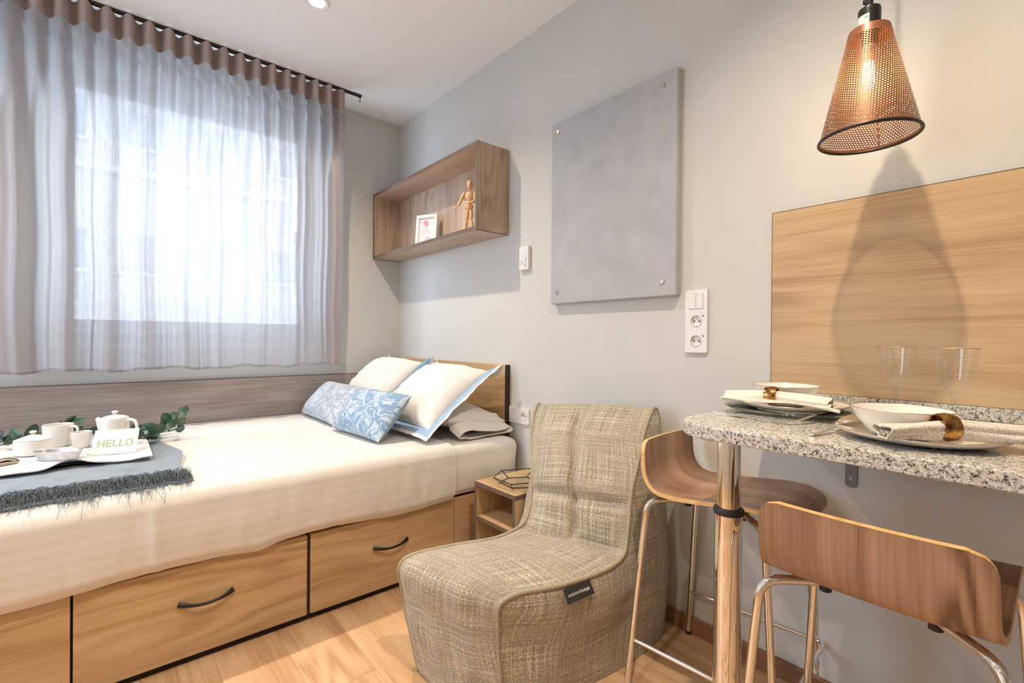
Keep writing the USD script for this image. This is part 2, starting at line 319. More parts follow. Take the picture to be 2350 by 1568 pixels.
def damask(name, ground, motif, sc=1.25):
    nodes = {'tc': ('texture_coordinate', {}), 'd': ('noise_texture', {'scale': 7 * sc, 'detail': 1}), 'dv': ('vector_math', {'math_type': 'multiply_add', 'vector2': (.16, .16, .16)}),
             'v': ('voronoi_texture', {'scale': 13 * sc, 'feature': 'distance_to_edge'}), 'w': ('noise_texture', {'scale': 17 * sc, 'detail': 1.5, 'distortion': 2.2}),
             'vm': ('map_range', {'from_min': 0, 'from_max': .35, 'to_min': -.05, 'to_max': .09, 'clamp': True}), 'a': ('math', {'math_type': 'add'}),
             'r': ('rgb_ramp', {'ramp': [(.0, ground), (.505, ground), (.53, motif), (1, motif)]}),
             'b': ('bump', {'strength': .25, 'distance': .002}), 'p': ('principled_bsdf', {'roughness': .6, 'sheen_weight': .2, 'specular_ior_level': .3})}
    links = [('tc.UV', 'd.vector'), ('d.color', 'dv.vector1'), ('tc.UV', 'dv.vector3'), ('dv.vector', 'v.vector'), ('dv.vector', 'w.vector'), ('v.distance', 'vm.value'), ('vm.result', 'a.value1'), ('w.fac', 'a.value2'),
             ('a.value', 'r.fac'), ('r.color', 'p.base_color'), ('a.value', 'b.height'), ('b.normal', 'p.normal')]
    return usdkit.material(stage, L + name, nodes, links, surface='p.BSDF')
M['damask_blue'] = damask('damask_blue', lin(124, 158, 190), lin(184, 200, 213))
M['damask_grey'] = damask('damask_grey', lin(158, 173, 190), lin(194, 202, 214))
def paisley(name, base, line, sc=58):
    nodes = {'tc': ('texture_coordinate', {}), 'd': ('noise_texture', {'scale': 12, 'detail': 1}), 'dv': ('vector_math', {'math_type': 'multiply_add', 'vector2': (.05, .05, .05)}),
             'v': ('voronoi_texture', {'scale': sc}), 'm': ('math', {'math_type': 'multiply', 'value2': 26.0}), 's': ('math', {'math_type': 'sine'}),
             'n': ('noise_texture', {'scale': 140, 'detail': 2}), 'a': ('math', {'math_type': 'multiply_add', 'value2': 1.0}),
             'r': ('rgb_ramp', {'ramp': [(.35, line), (.75, base)]}), 'p': ('principled_bsdf', {'roughness': .85, 'specular_ior_level': .2})}
    links = [('tc.object', 'd.vector'), ('d.color', 'dv.vector1'), ('tc.object', 'dv.vector3'), ('dv.vector', 'v.vector'), ('v.distance', 'm.value1'), ('m.value', 's.value1'), ('s.value', 'a.value1'), ('n.fac', 'a.value3'),
             ('tc.object', 'n.vector'), ('a.value', 'r.fac'), ('r.color', 'p.base_color')]
    return usdkit.material(stage, L + name, nodes, links, surface='p.BSDF')
M['paisley'] = paisley('paisley_napkin', lin(228, 219, 206), lin(203, 195, 186))
M['paisley_mat'] = paisley('paisley_placemat', lin(226, 224, 224), lin(204, 205, 210), 46)
def tweed(name):
    nodes = {'tc': ('texture_coordinate', {}), 'mw': ('mapping', {'scale': (5, 260, 1)}), 'mf': ('mapping', {'scale': (260, 5, 1)}),
             'nw': ('noise_texture', {'scale': 1, 'detail': 3}), 'nf': ('noise_texture', {'scale': 1, 'detail': 3}),
             'rw': ('rgb_ramp', {'ramp': [(.32, lin(138, 129, 114)), (.56, lin(196, 184, 162)), (.68, lin(248, 238, 214))]}),
             'rf': ('rgb_ramp', {'ramp': [(.32, lin(148, 143, 134)), (.56, lin(206, 196, 176)), (.68, lin(248, 240, 220))]}),
             'nj': ('noise_texture', {'scale': 60, 'detail': 2}), 'vj': ('vector_math', {'math_type': 'multiply_add', 'vector2': (.006, .006, .0)}), 'mc': ('mapping', {'scale': (1, 1, 1), 'rotation': (0, 0, .42)}), 'ck': ('checker_texture', {'scale': 1 / .0043}), 'mx': ('mix_color', {}),
             'sp': ('separate_xyz', {}), 'mu': ('math', {'math_type': 'multiply', 'value2': PI / .0043}), 'su': ('math', {'math_type': 'sine'}), 'mv': ('math', {'math_type': 'multiply', 'value2': PI / .0043}), 'sv': ('math', {'math_type': 'sine'}), 'pr': ('math', {'math_type': 'multiply'}), 'ab': ('math', {'math_type': 'absolute'}),
             'dk': ('map_range', {'from_min': 0, 'from_max': .45, 'to_min': .50, 'to_max': 1.0, 'clamp': True}), 'fm': ('mix_color', {'blend_type': 'multiply', 'fac': 1.0}),
             'b': ('bump', {'strength': .5, 'distance': .002}), 'p': ('principled_bsdf', {'roughness': .9, 'specular_ior_level': .15, 'sheen_weight': .2})}
    links = [('tc.UV', 'mw.vector'), ('tc.UV', 'mf.vector'), ('mw.vector', 'nw.vector'), ('mf.vector', 'nf.vector'), ('nw.fac', 'rw.fac'), ('nf.fac', 'rf.fac'), ('tc.UV', 'nj.vector'), ('nj.color', 'vj.vector1'), ('tc.UV', 'vj.vector3'), ('vj.vector', 'mc.vector'), ('mc.vector', 'ck.vector'),
             ('ck.fac', 'mx.fac'), ('rw.color', 'mx.a'), ('rf.color', 'mx.b'), ('mc.vector', 'sp.vector'), ('sp.x', 'mu.value1'), ('mu.value', 'su.value1'), ('sp.y', 'mv.value1'), ('mv.value', 'sv.value1'),
             ('su.value', 'pr.value1'), ('sv.value', 'pr.value2'), ('pr.value', 'ab.value1'), ('ab.value', 'dk.value'), ('dk.result', 'fm.b'), ('mx.result', 'fm.a'), ('fm.result', 'p.base_color'), ('ab.value', 'b.height'), ('b.normal', 'p.normal')]
    return usdkit.material(stage, L + name, nodes, links, surface='p.BSDF')
M['tweed'] = tweed('beige_tweed')
M['cord'] = noisy('tweed_cord', lin(104, 94, 78), lin(206, 194, 166), 420, .9, .5, 420)
def granite(name):
    nodes = {'tc': ('texture_coordinate', {}), 'd': ('noise_texture', {'scale': 140, 'detail': 3}), 'dv': ('vector_math', {'math_type': 'multiply_add', 'vector2': (.004, .004, .004)}),
             'v': ('voronoi_texture', {'scale': 470}), 'bw': ('separate_color', {}), 'n': ('noise_texture', {'scale': 150, 'detail': 4, 'roughness': .6}), 'a': ('math', {'math_type': 'multiply_add', 'value2': .40}), 'h': ('math', {'math_type': 'multiply_add', 'value2': 1.4, 'value3': -.41}),
             'r': ('rgb_ramp', {'ramp': [(.0, (.03, .028, .027)), (.20, (.07, .065, .06)), (.30, (.24, .225, .21)), (.46, (.52, .50, .45)), (.62, (.71, .685, .62)), (1, (.82, .80, .75))]}),
             'p': ('principled_bsdf', {'roughness': .16, 'specular_ior_level': .5})}
    links = [('tc.object', 'd.vector'), ('d.color', 'dv.vector1'), ('tc.object', 'dv.vector3'), ('dv.vector', 'v.vector'), ('v.color', 'bw.color'), ('tc.object', 'n.vector'), ('n.fac', 'h.value1'), ('bw.r', 'a.value1'), ('h.value', 'a.value3'),
             ('a.value', 'r.fac'), ('r.color', 'p.base_color')]
    return usdkit.material(stage, L + name, nodes, links, surface='p.BSDF')
M['granite'] = granite('granite')
def sheer(name, col, clear, diff, rough=.5):
    nodes = {'tc': ('texture_coordinate', {}), 'm1': ('mapping', {'scale': (500, 30, 30)}), 'n': ('noise_texture', {'scale': 1, 'detail': 2}), 'mr': ('map_range', {'from_min': .3, 'from_max': .7, 'to_min': clear - .06, 'to_max': clear + .06}),
             't': ('transparent_bsdf', {'color': (.97, .97, 1)}), 'tr': ('translucent_bsdf', {'color': col}), 'd': ('diffuse_bsdf', {'color': col}), 'gl': ('glossy_bsdf', {'color': (.9, .9, .9), 'roughness': .42}),
             'lw': ('layer_weight', {'blend': .5}), 'p2': ('math', {'math_type': 'power', 'value2': 2.0}), 'iv': ('math', {'math_type': 'subtract', 'value1': 1.0}), 'ct': ('math', {'math_type': 'multiply'}), 'm': ('mix_closure', {'fac': diff}), 'mg': ('mix_closure', {'fac': .04}), 'mm': ('mix_closure', {})}
    links = [('tc.object', 'm1.vector'), ('m1.vector', 'n.vector'), ('n.fac', 'mr.value'), ('tr.BSDF', 'm.closure1'), ('d.BSDF', 'm.closure2'), ('m.closure', 'mg.closure1'), ('gl.BSDF', 'mg.closure2'), ('lw.facing', 'p2.value1'), ('p2.value', 'iv.value2'), ('iv.value', 'ct.value1'), ('mr.result', 'ct.value2'), ('ct.value', 'mm.fac'), ('mg.closure', 'mm.closure1'), ('t.BSDF', 'mm.closure2')]
    return usdkit.material(stage, L + name, nodes, links, surface='mm.closure')
M['sheer'] = sheer('sheer_curtain', (.52, .505, .505), .085, .36)
M['sheer_hem'] = sheer('sheer_curtain_hem', (.58, .51, .48), .04, .45)
M['heading'] = cloth('curtain_heading', lin(166, 148, 143), lin(182, 164, 158), 500, .8, .1, coord='object')

# ================================================================== ROOM SHELL
XL, YF = -3.0, -4.7
fl = T('floor', kind='structure', label='light oak laminate floor with knots and cathedral grain', cat='floor')
single_sub = box(XL - .1, .1, YF - .1, .1, -.08, -.0085, 0)
fl.part('underlay', single_sub, M['dark'], False)
pw, plen = 0.192, 1.285
col = 0; x = 0.0
while x > XL:
    x0 = max(x - pw, XL); y = -((col * .47) % 1) * plen
    ys = [0.0]
    while ys[-1] > YF:
        ys.append(max(y if len(ys) == 1 and y < -.15 else ys[-1] - plen, YF))
    for a, b in zip(ys, ys[1:]):
        fl.part('plank', box(x0 + .0002, x - .0002, b + .0002, a - .0002, -.008, 0, .0006), M['plank'], False)
    x = x0; col += 1
cm = trimesh.boolean.difference([box(XL - .1, .1, YF - .1, .45, CEIL, CEIL + .1, 0)] + [cyl((x, y, CEIL - .01), .0365, .09, 2, 48) for x, y in DOWNLIGHTS], engine='manifold')
single('ceiling', cm, M['ceiling'], 'smooth white plaster ceiling with recessed downlights', 'ceiling', kind='structure', smooth=False)
single('wall_right', box(0, .12, YF - .1, .1, 0, CEIL, 0), M['wall'], 'pale grey-green painted wall behind the shelf, board and bar', 'wall', kind='structure', smooth=False)
# window wall: opening x -1.87..-.51, z .985..2.42, reveal .12 deep
WX0, WX1, WZ0, WZ1 = -1.87, -0.51, 0.985, 2.42
wb = join(box(XL - .1, WX0, 0, .32, 0, CEIL, 0), box(WX1, .12, 0, .32, 0, CEIL, 0), box(WX0, WX1, 0, .32, 0, WZ0, 0), box(WX0, WX1, 0, .32, WZ1, CEIL, 0))
single('wall_back', wb, M['wall'], 'pale grey painted window wall behind the curtain and bed', 'wall', kind='structure', smooth=False)
V2 = (-1.75, -.65, .60, 2.25)       # the room's second window, in the left wall
single('wall_left', join(box(XL - .25, XL, YF - .1, V2[0], 0, CEIL, 0), box(XL - .25, XL, V2[1], 0, 0, CEIL, 0), box(XL - .25, XL, V2[0], V2[1], 0, V2[2], 0), box(XL - .25, XL, V2[0], V2[1], V2[3], CEIL, 0)), M['wall'], 'plain pale wall on the far left out of the picture', 'wall', kind='structure', smooth=False)
single('wall_front', box(XL, 0, YF - .12, YF, 0, CEIL, 0), M['wall'], 'plain pale wall behind the camera', 'wall', kind='structure', smooth=False)
bb = T('baseboard_right', 'brown wood baseboard along the wall under the bar', 'baseboard', kind='structure')
bb.part('board', box(-.015, -.0005, YF + .001, -1.72, .0005, .058, .003), M['baseboard'], False)
dr = T('door_1', 'plain dark door behind the camera', 'door', kind='structure')
dr.part('leaf', box(-1.9, -1.05, YF + .001, YF + .04, .001, 2.05, .003), M['door'], False)
dr.part('frame', join(box(-1.98, -1.905, YF + .001, YF + .05, .001, 2.13, .002), box(-1.045, -.97, YF + .001, YF + .05, .001, 2.13, .002), box(-1.905, -1.045, YF + .001, YF + .05, 2.055, 2.13, .002)), M['white_gloss'], False)
dr.part('handle', tube(bend_path([(-1.82, YF + .04, 1.02), (-1.82, YF + .09, 1.02), (-1.70, YF + .09, 1.02)], .02), .009), M['chrome'], True)

# window: grey aluminium frame, one fixed sash, glass, sill
wn = T('window_1', 'grey framed window glowing behind the sheer curtain', 'window', kind='structure', loc=(-1.19, .15, WZ0))
GX0, GX1, GZ0, GZ1 = -1.742, -0.655, 1.137, 2.335
yw0, yw1 = .125, .185
def ring_box(x0, x1, z0, z1, w0, w1, wb_, wt, y0, y1): return join(box(x0, x0 + w0, y0, y1, z0, z1, .002), box(x1 - w1, x1, y0, y1, z0, z1, .002), box(x0 + w0, x1 - w1, y0, y1, z0, z0 + wb_, .002), box(x0 + w0, x1 - w1, y0, y1, z1 - wt, z1, .002))
wn.part('window_frame', ring_box(WX0 + .001, WX1 - .001, WZ0 + .03, WZ1 - .001, .06, .065, .06, .03, yw0, yw1), M['frame_grey'], False)
wn.part('sash', ring_box(WX0 + .062, WX1 - .067, WZ0 + .092, WZ1 - .032, GX0 - WX0 - .062, WX1 - GX1 - .067, GZ0 - WZ0 - .092, WZ1 - .032 - GZ1, yw0 - .012, yw1 - .005), M['frame_grey'], False)
wn.part('pane', box(GX0 - .01, GX1 + .01, .152, .158, GZ0 - .01, GZ1 + .01, 0), M['pane'], False)
wn.part('handle', join(box(-.70, -.675, .098, .112, 1.66, 1.73, .002), tube(bend_path([(-.687, .1, 1.70), (-.687, .075, 1.70), (-.687, .075, 1.58)], .01), .008)), M['steel'], 30)
single('trim_1', box(WX0 + .001, WX1 - .001, .002, .124, WZ0 + .001, WZ0 + .029, .003), M['white_gloss'], 'white window sill board behind the curtain hem', 'window sill', kind='structure', smooth=False)

w2 = T('window_2', 'tall white framed window in the left wall out of the picture', 'window', kind='structure', loc=(XL - .1, -1.2, .6))
def ring_x(y0, y1, z0, z1, w, x0, x1): return join(box(x0, x1, y0, y0 + w, z0, z1, .002), box(x0, x1, y1 - w, y1, z0, z1, .002), box(x0, x1, y0 + w, y1 - w, z0, z0 + w, .002), box(x0, x1, y0 + w, y1 - w, z1 - w, z1, .002))
w2.part('window_frame', join(ring_x(V2[0] + .001, V2[1] - .001, V2[2] + .001, V2[3] - .001, .06, XL - .16, XL - .10), box(XL - .16, XL - .10, -1.23, -1.17, V2[2] + .061, V2[3] - .061, .002)), M['white_gloss'], False)
for a, b in ((V2[0] + .06, -1.23), (-1.17, V2[1] - .06)): w2.part('pane', box(XL - .133, XL - .127, a, b, V2[2] + .06, V2[3] - .06, 0), M['pane'], False)

# outside: the house opposite and the street
KX = lambda x: x
bd = T('apartment_building', 'pale rendered house front seen faintly through the sheer curtain', 'building', loc=(-.5, 12, -4))
fw = 12.0
hole = []
for zz in (2.63, 5.75):
    for xc in (-4.2, -2.46, -.91, .73, 2.4): hole.append((xc - .5, xc + .5, zz, zz + .97))
cuts = [box(a, b, fw - .2, fw + .18, c, d, 0) for a, b, c, d in hole]
wallm = trimesh.boolean.difference([box(-9, 8, fw, fw + .4, -4, 9.5, 0)] + cuts, engine='manifold')
bd.part('wall', wallm, M['facade'], False)
for a, b, c, d in hole:
    fr = bd.part('window', ring_box(a, b, c, d, .05, .05, .05, .05, fw + .1, fw + .15), M['ledge_white'], False)
    bd.part('pane', box(a + .05, b - .05, fw + .12, fw + .125, c + .05, d - .05, 0), M['far_glass'], False, parent=fr)
    bd.part('sill', box(a - .06, b + .06, fw - .1, fw + .0, c - .07, c, .01), M['ledge_white'], False)
for zz in (5.1, 6.95, 1.35): bd.part('ledge', box(-9, 8, fw - .16, fw, zz - .09, zz + .09, .02), M['ledge_white'], False)
single('street', box(-40, 12, -25, fw, -4.2, -4, 0), M['street'], 'pale grey street far below the window', 'street', kind='structure', smooth=False)

# ================================================================== DOWNLIGHTS
for i, (dx, dy) in enumerate(DOWNLIGHTS):
    lab = ['round recessed white downlight in the ceiling above the bed', 'round white downlight in the ceiling just beside the pendant lamp', 'round white downlight above the foot of the bed', 'round white downlight behind the camera in the middle of the room'][i]
    d = T('ceiling_light', lab, 'ceiling light', (dx, dy, CEIL), group='recessed downlights')
    d.part('trim_ring', lathe([(.0345, .0005), (.0350, -.005), (.048, -.0075), (.052, -.005), (.052, -.0005), (.0345, .0005)], 48), M['white_gloss'], 30, local=True)
    d.part('can', lathe([(.0348, .0006), (.0348, .034), (0, .034), (0, .036), (.0362, .036), (.0362, .0006), (.0348, .0006)], 48), M['white_gloss'], 30, local=True)
    d.part('lens', cyl((0, 0, .0245), .0270, .003, 2, 32, b=.0003), M['lens'], 30, local=True)
    lp = UsdLux.DiskLight.Define(stage, d.path + '/lamp'); lp.CreateRadiusAttr(.025); lp.CreateIntensityAttr(LAMP_I); lp.CreateColorAttr(Gf.Vec3f(*LAMP_COL))
    lp.AddTranslateOp().Set(Gf.Vec3d(0, 0, .0235))

# ================================================================== CURTAIN AND RAIL
CX0, CX1 = -2.16, -0.500
Z_TOP, Z_BAND, Z_HEM = 2.572, 2.466, 0.888
Y0 = -.232
kn = np.linspace(CX0 - .3, CX1 + .3, 60)
jit = np.cumsum(np.random.default_rng(3).normal(0, .22, 60)); jit -= np.linspace(jit[0], jit[-1], 60)
def curtain_y(x, z):
    top = np.clip((z - 1.9) / .6, 0, 1); top = top * top * (3 - 2 * top); low = 1 - np.clip((z - .9) / 1.0, 0, 1)
    ph = 2 * PI * (x - CX1) / .0785
    s = np.sin(ph); wt = .034 * np.sign(s) * np.abs(s) ** .9
    j = np.interp(x, kn, jit)
    ph2 = 2 * PI * (x - CX1) / .157 + j * 1.2
    s2 = np.sin(ph2) + .45 * np.sin(2 * ph2 + 1.1 + j) + .2 * np.sin(3.7 * ph2 + 2 * j)
    big = np.exp(-((x + 1.93) / .13) ** 2) * .03 * np.sin((x + 1.93) / .045)
    w2 = .021 * s2 * (1 + .25 * np.sin(3.1 * z + 5 * x)) + big
    end = np.clip((CX1 - x) / .06, 0, 1)
    sway = .012 * np.sin(2.3 * z + 3 * x) * (1 - top)
    return Y0 + (wt * top + w2 * (1 - top)) * (.35 + .65 * end) + sway + .018 * low
def curtain_sheet(x0, x1, z0, z1, nx, nz, off=0.0, t=.0):
    xs = np.linspace(x0, x1, nx); zs = np.linspace(z0, z1, nz); X, Z = np.meshgrid(xs, zs)
    hemwob = np.where(True, .006 * np.sin(X * 17) + .004 * np.sin(X * 41), 0) * np.clip((1.4 - Z) / .5, 0, 1)
    XX = X + .004 * np.sin(8 * Z + 9 * X) * np.clip((2.4 - Z) / .4, 0, 1)
    pinch = np.clip((2.46 - Z) / .02, 0, 1) * np.clip((Z - 2.30) / .1, 0, 1)
    Y = curtain_y(X, Z) + off + pinch * .006 * np.sin(X * 190 + Z * 60)
    return np.stack([XX, Y, Z + hemwob], -1)
cu = T('curtain', 'sheer greige wave curtain hanging in front of the window', 'curtain', (-1.3, Y0, Z_HEM))
G = curtain_sheet(CX0, CX1, Z_HEM, Z_BAND + .002, 760, 110); n0 = G.shape
cu.part('sheer_panel', (G.reshape(-1, 3), grid_faces(*n0[:2])), M['sheer'], True)
G = curtain_sheet(CX0, CX1, Z_BAND, Z_TOP, 760, 6); cu.part('heading_band', shell(G, .003), M['heading'], 30, label='opaque brown heading band of the curtain')
G = curtain_sheet(CX0, CX1, Z_HEM - .0005, Z_HEM + .012, 760, 3, .0012); cu.part('bottom_hem', (G.reshape(-1, 3), grid_faces(*G.shape[:2])), M['sheer_hem'], True)
G = curtain_sheet(CX1 - .075, CX1 + .001, Z_HEM, Z_BAND, 40, 110, -.004); cu.part('side_hem', (G.reshape(-1, 3), grid_faces(*G.shape[:2])), M['sheer_hem'], True)
ra = T('curtain_rail', 'slim black curtain rail fixed to the ceiling', 'curtain rail', (-1.3, Y0, CEIL))
ra.part('track', box(-2.3, -.405, Y0 - .009, Y0 + .009, 2.5735, CEIL - .0005, .001), M['black'], False)
ra.part('end_stop', join(box(-.4045, -.397, Y0 - .010, Y0 + .010, 2.568, CEIL - .0005, .001), tube(bend_path([(-.401, Y0, 2.563), (-.401, Y0, 2.545), (-.409, Y0, 2.541), (-.409, Y0, 2.556)], .004), .0016, 8)), M['black'], 30)
for k in range(21): ra.part('glider', box(CX1 - .02 - k * .0785 - .004, CX1 - .02 - k * .0785 + .004, Y0 - .006, Y0 + .006, 2.563, 2.573, .001), M['black'], False)

# ================================================================== BED
bed = T('bed_base', 'light oak bed base with two drawers and black bow handles', 'bed base', (-1.03, -.68, 0))
FY = -1.335
bed.part('carcass', box(-2.03, -.032, -1.314, -.022, .0, .318, .002), M['dark'], False)
bed.part('end_panel', join(box(-2.03, -1.6925, FY + .003, -1.314, .026, .322, .0015)), M['oak_x'], False, label='plain oak panel left of the drawers')
for a, b in ((-1.6865, -1.0505), (-1.0375, -.4035)):
    d = bed.part('drawer_front', box(a, b, FY, -1.314, .027, .322, .0015), M['oak_x'], False)
    cx = (a + b) / 2 + .003; hp = []
    for s in np.linspace(-1, 1, 21): hp.append((cx + .076 * s, FY - .004 - .020 * (1 - s * s) ** .8, .2015 - .0075 * (1 - s * s) + .0035 * s * s))
    hp = np.array(hp); s = np.linspace(-1, 1, 21)
    bed.part('handle', ribbon(hp, .010 + .008 * np.abs(s) ** 2.5, .008 + .0 * s, up=(0, -1, .25), sides=12), M['black'], 30, parent=d)
bed.part('side_filler', box(-.4005, -.032, FY + .001, -1.314, .027, .322, .0015), M['oak_x'], False)
bed.part('drawer_edge', box(-1.0503, -1.0465, FY + .001, -1.314, .027, .322, .0005), M['edge'], False)
hb = T('headboard', 'light oak headboard panel with a dark edge behind the pillows', 'headboard', (-.015, -.63, 0))
hb.part('panel', box(-.030, -.003, -1.240, -.024, .001, .918, .0008), M['oak_y'], False)
hb.part('edge_strip', box(-.0305, -.0025, -1.2465, -1.2402, .001, .9185, .0005), M['wenge'], False, label='dark wenge edge strip')
lb = T('wall_board', 'long grey-oak board on the wall behind the bed under the curtain', 'wall panel', (-1.0, -.01, .4))
lb.part('board', box(-2.03, -.031, -.021, -.002, .001, .8125, .0008), M['ledge_x'], False)
lb.part('edge_strip', box(-2.03, -.031, -.0215, -.0015, .8127, .8152, .0004), M['edge'], False)

def sheet_profile(z_top, y_front, z_hem, r, n_top=60, n_r=10, n_dn=26, y_back=-.03, hem_in=.018):
    """(y, z) points from the wall across the top, round the front edge and down to the hem; also arc length"""
    P = [(y, z_top) for y in np.linspace(y_back, y_front + r, n_top)]
    P += [(y_front + r - r * math.sin(a), z_top - r + r * math.cos(a)) for a in np.linspace(0, PI / 2, n_r + 1)[1:]]
    for q in np.linspace(0, 1, n_dn + 1)[1:]: P.append((y_front + hem_in * max(0, q - .86) / .14, z_top - r + (z_hem - z_top + r) * q))
    return np.array(P)
ma = T('mattress', 'mattress in a white fitted sheet showing at the head of the bed', 'mattress', (-1.03, -.68, .322))
nx = 90; xs = np.linspace(-2.02, -.034, nx); pr = sheet_profile(.562, -1.345, .335, .05)
G = np.stack([np.repeat(xs[:, None], len(pr), 1), np.repeat(pr[None, :, 0], nx, 0), np.repeat(pr[None, :, 1], nx, 0)], -1)
wr = meshkit.fbm(np.stack([G[..., 0] * 14, G[..., 1] * 5, G[..., 2] * 3], -1), 3, 5) - .5
dn = np.clip((.55 - G[..., 2]) / .1, 0, 1)
G[..., 1] += dn * (wr * .022 - .012 * np.sin((G[..., 2] - .335) / .22 * PI)); G[..., 2] += (1 - dn) * wr * .006
edge = np.clip((G[..., 0] + .10) / .07, 0, 1); G[..., 1] += edge ** 2 * .03 * dn; G[..., 2] -= edge ** 2 * .02 * (1 - dn)
und = G[:, -1:, :].copy(); und[..., 1] += .05; und[..., 2] -= .004
G = np.concatenate([G, und], 1)
ma.part('fitted_sheet', shell(G, .004), M['sheet'], True)
ma.part('core', box(-2.015, -.04, -1.295, -.04, .323, .545, .02), M['sheet'], False)

bs = T('bedspread', 'white satin-striped bedspread draped over the front of the bed', 'bedspread', (-1.2, -.68, .577))
nx = 200; xs = np.linspace(-2.06, -.425, nx)
rows = []
for x in xs:
    hem = .331 + .006 * math.sin(x * 5.1 + 1) + .006 * math.sin(x * 11.3) + .010 * max(0, -(x + 1.45)) + .012 * math.exp(-((x + 1.22) / .05) ** 2) * -1
    rows.append(sheet_profile(.575, -1.368, hem, .055))
P = np.array(rows); G = np.stack([np.repeat(xs[:, None], P.shape[1], 1), P[..., 0], P[..., 1]], -1)
q = np.stack([G[..., 0] * 4, G[..., 1] * 4, G[..., 2] * 4], -1)
n1 = meshkit.fbm(q, 3, 11) - .5; n2 = meshkit.fbm(q * [5, 1, 1], 2, 12) - .5
dn = np.clip((.56 - G[..., 2]) / .12, 0, 1)
G[..., 1] -= dn * (.02 * n1 + .012 * n2 + .008 * np.sin(np.clip((.56 - G[..., 2]) / .23, 0, 1) * PI)); G[..., 2] += (1 - dn) * (.012 * n1)
crease = np.exp(-((G[..., 0] + 1.50 + .05 * (G[..., 2] - .4)) / .014) ** 2); G[..., 1] -= dn * crease * .007
arc = np.r_[0, np.cumsum(np.linalg.norm(np.diff(P[100], axis=0), axis=1))]
m, uv = shell_uv(G, .005, G[..., 0], np.repeat(arc[None], nx, 0)); bs.part('cover', m, M['bedspread'], True, uv=uv)

# ------------------------------------------------------------------ pillows
def pillow_mesh(w, h, t, n=44, seed=0, back=.6, pinch=.05, wr=.004, p=2.6, swag=0.0):
    """two puffed faces; local x right, y up, z front; origin at the centre. Returns mesh, uv."""
    s = np.sin(np.linspace(-PI / 2, PI / 2, n)); U, V = np.meshgrid(s, s)
    X = w / 2 * U * (1 - pinch * (1 - V * V)); Y = h / 2 * V * (1 - pinch * (1 - U * U))
    prof = np.clip((1 - np.abs(U) ** p) * (1 - np.abs(V) ** p), 0, 1) ** .55
    nz = meshkit.fbm(np.stack([X * 9, Y * 9, 0 * X + seed], -1), 4, seed) - .5
    rad = np.hypot(U, V) + 1e-6; fold = np.sin(np.arctan2(V, U) * 19 + 4 * nz) * np.clip(rad - .55, 0, .6) * (1 - np.maximum(abs(U), abs(V)) ** 8)
    Z = t / 2 * prof + wr * 3 * nz * prof + wr * fold
    A = np.stack([X, Y, Z], -1).reshape(-1, 3); B = np.stack([X, Y, -Z * back], -1).reshape(-1, 3)
    F = tri(grid_faces(n, n)); k = n * n
    uv = np.stack([X + .5, Y + .5], -1).reshape(-1, 2)
    m = trimesh.Trimesh(np.vstack([A, B]), np.vstack([F, F[:, ::-1] + k]), process=False)
    return m, np.vstack([uv, uv]), (X, Y)
def flange_mesh(w, h, b0, b1, pinch, seed, amp=.012, t=.003, n=60, bend=(0, 0, 1.25, 1.1)):
    """a flat border ring from b0 to b1 outside a w x h pillow"""
    out = []
    s = np.linspace(-1, 1, n); side = [(s, -1 + 0 * s), (1 + 0 * s, s), (-s, 1 + 0 * s), (-1 + 0 * s, -s)]
    U = np.concatenate([a[:-1] for a, _ in side]); V = np.concatenate([b[:-1] for _, b in side])
    rings = []
    for b in np.linspace(b0, b1, 4):
        X = (w / 2 + b) * U * (1 - pinch * (1 - V * V)); Y = (h / 2 + b) * V * (1 - pinch * (1 - U * U))
        nz = meshkit.fbm(np.stack([X * 12, Y * 12, 0 * X + seed], -1), 3, seed) - .5
        ext = np.maximum(b, 0); Zb = nz * amp * 2 * (b / .055) + .0 * X        # bend the free border back along each side, less at the corners
        for ang_, on, Q, sgn in ((bend[0], V <= -.999, 'y', -1), (bend[1], U >= .999, 'x', 1), (bend[2], V >= .999, 'y', 1), (bend[3], U <= -.999, 'x', -1)):
            along = U if Q == 'y' else V; k_ = on * ang_ * (1 - np.abs(along) ** 10)
            if Q == 'y': Y = Y - sgn * ext * (1 - np.cos(k_))
            else: X = X - sgn * ext * (1 - np.cos(k_))
            Zb = Zb - ext * np.sin(k_)
        rings.append(np.stack([X, Y, Zb], -1))
    R = np.array(rings); k = R.shape[1]
    nrm = np.array([0, 0, 1.0]) * t / 2
    V_ = np.vstack([(R + nrm).reshape(-1, 3), (R - nrm).reshape(-1, 3)]); f = tri(grid_faces(4, k, wrap_v=True)); o = 4 * k
    ed = []
    for ring, sgn in ((0, 1), (3, -1)):
        for j in range(k):
            a, b_ = ring * k + j, ring * k + (j + 1) % k
            ed += [(a, b_, b_ + o), (a, b_ + o, a + o)] if sgn > 0 else [(a, a + o, b_ + o), (a, b_ + o, b_)]
    return trimesh.Trimesh(V_, np.vstack([f[:, ::-1], f + o, ed]), process=False)
def place_axes(bl, br, tl):
    bl, br, tl = map(lambda a: np.asarray(a, float), (bl, br, tl)); x = br - bl; w = np.linalg.norm(x); x /= w; y = tl - bl; y -= x * (y @ x); h = np.linalg.norm(y); y /= h
    return (bl + br) / 2 + y * h / 2, x, y, np.cross(x, y), w, h
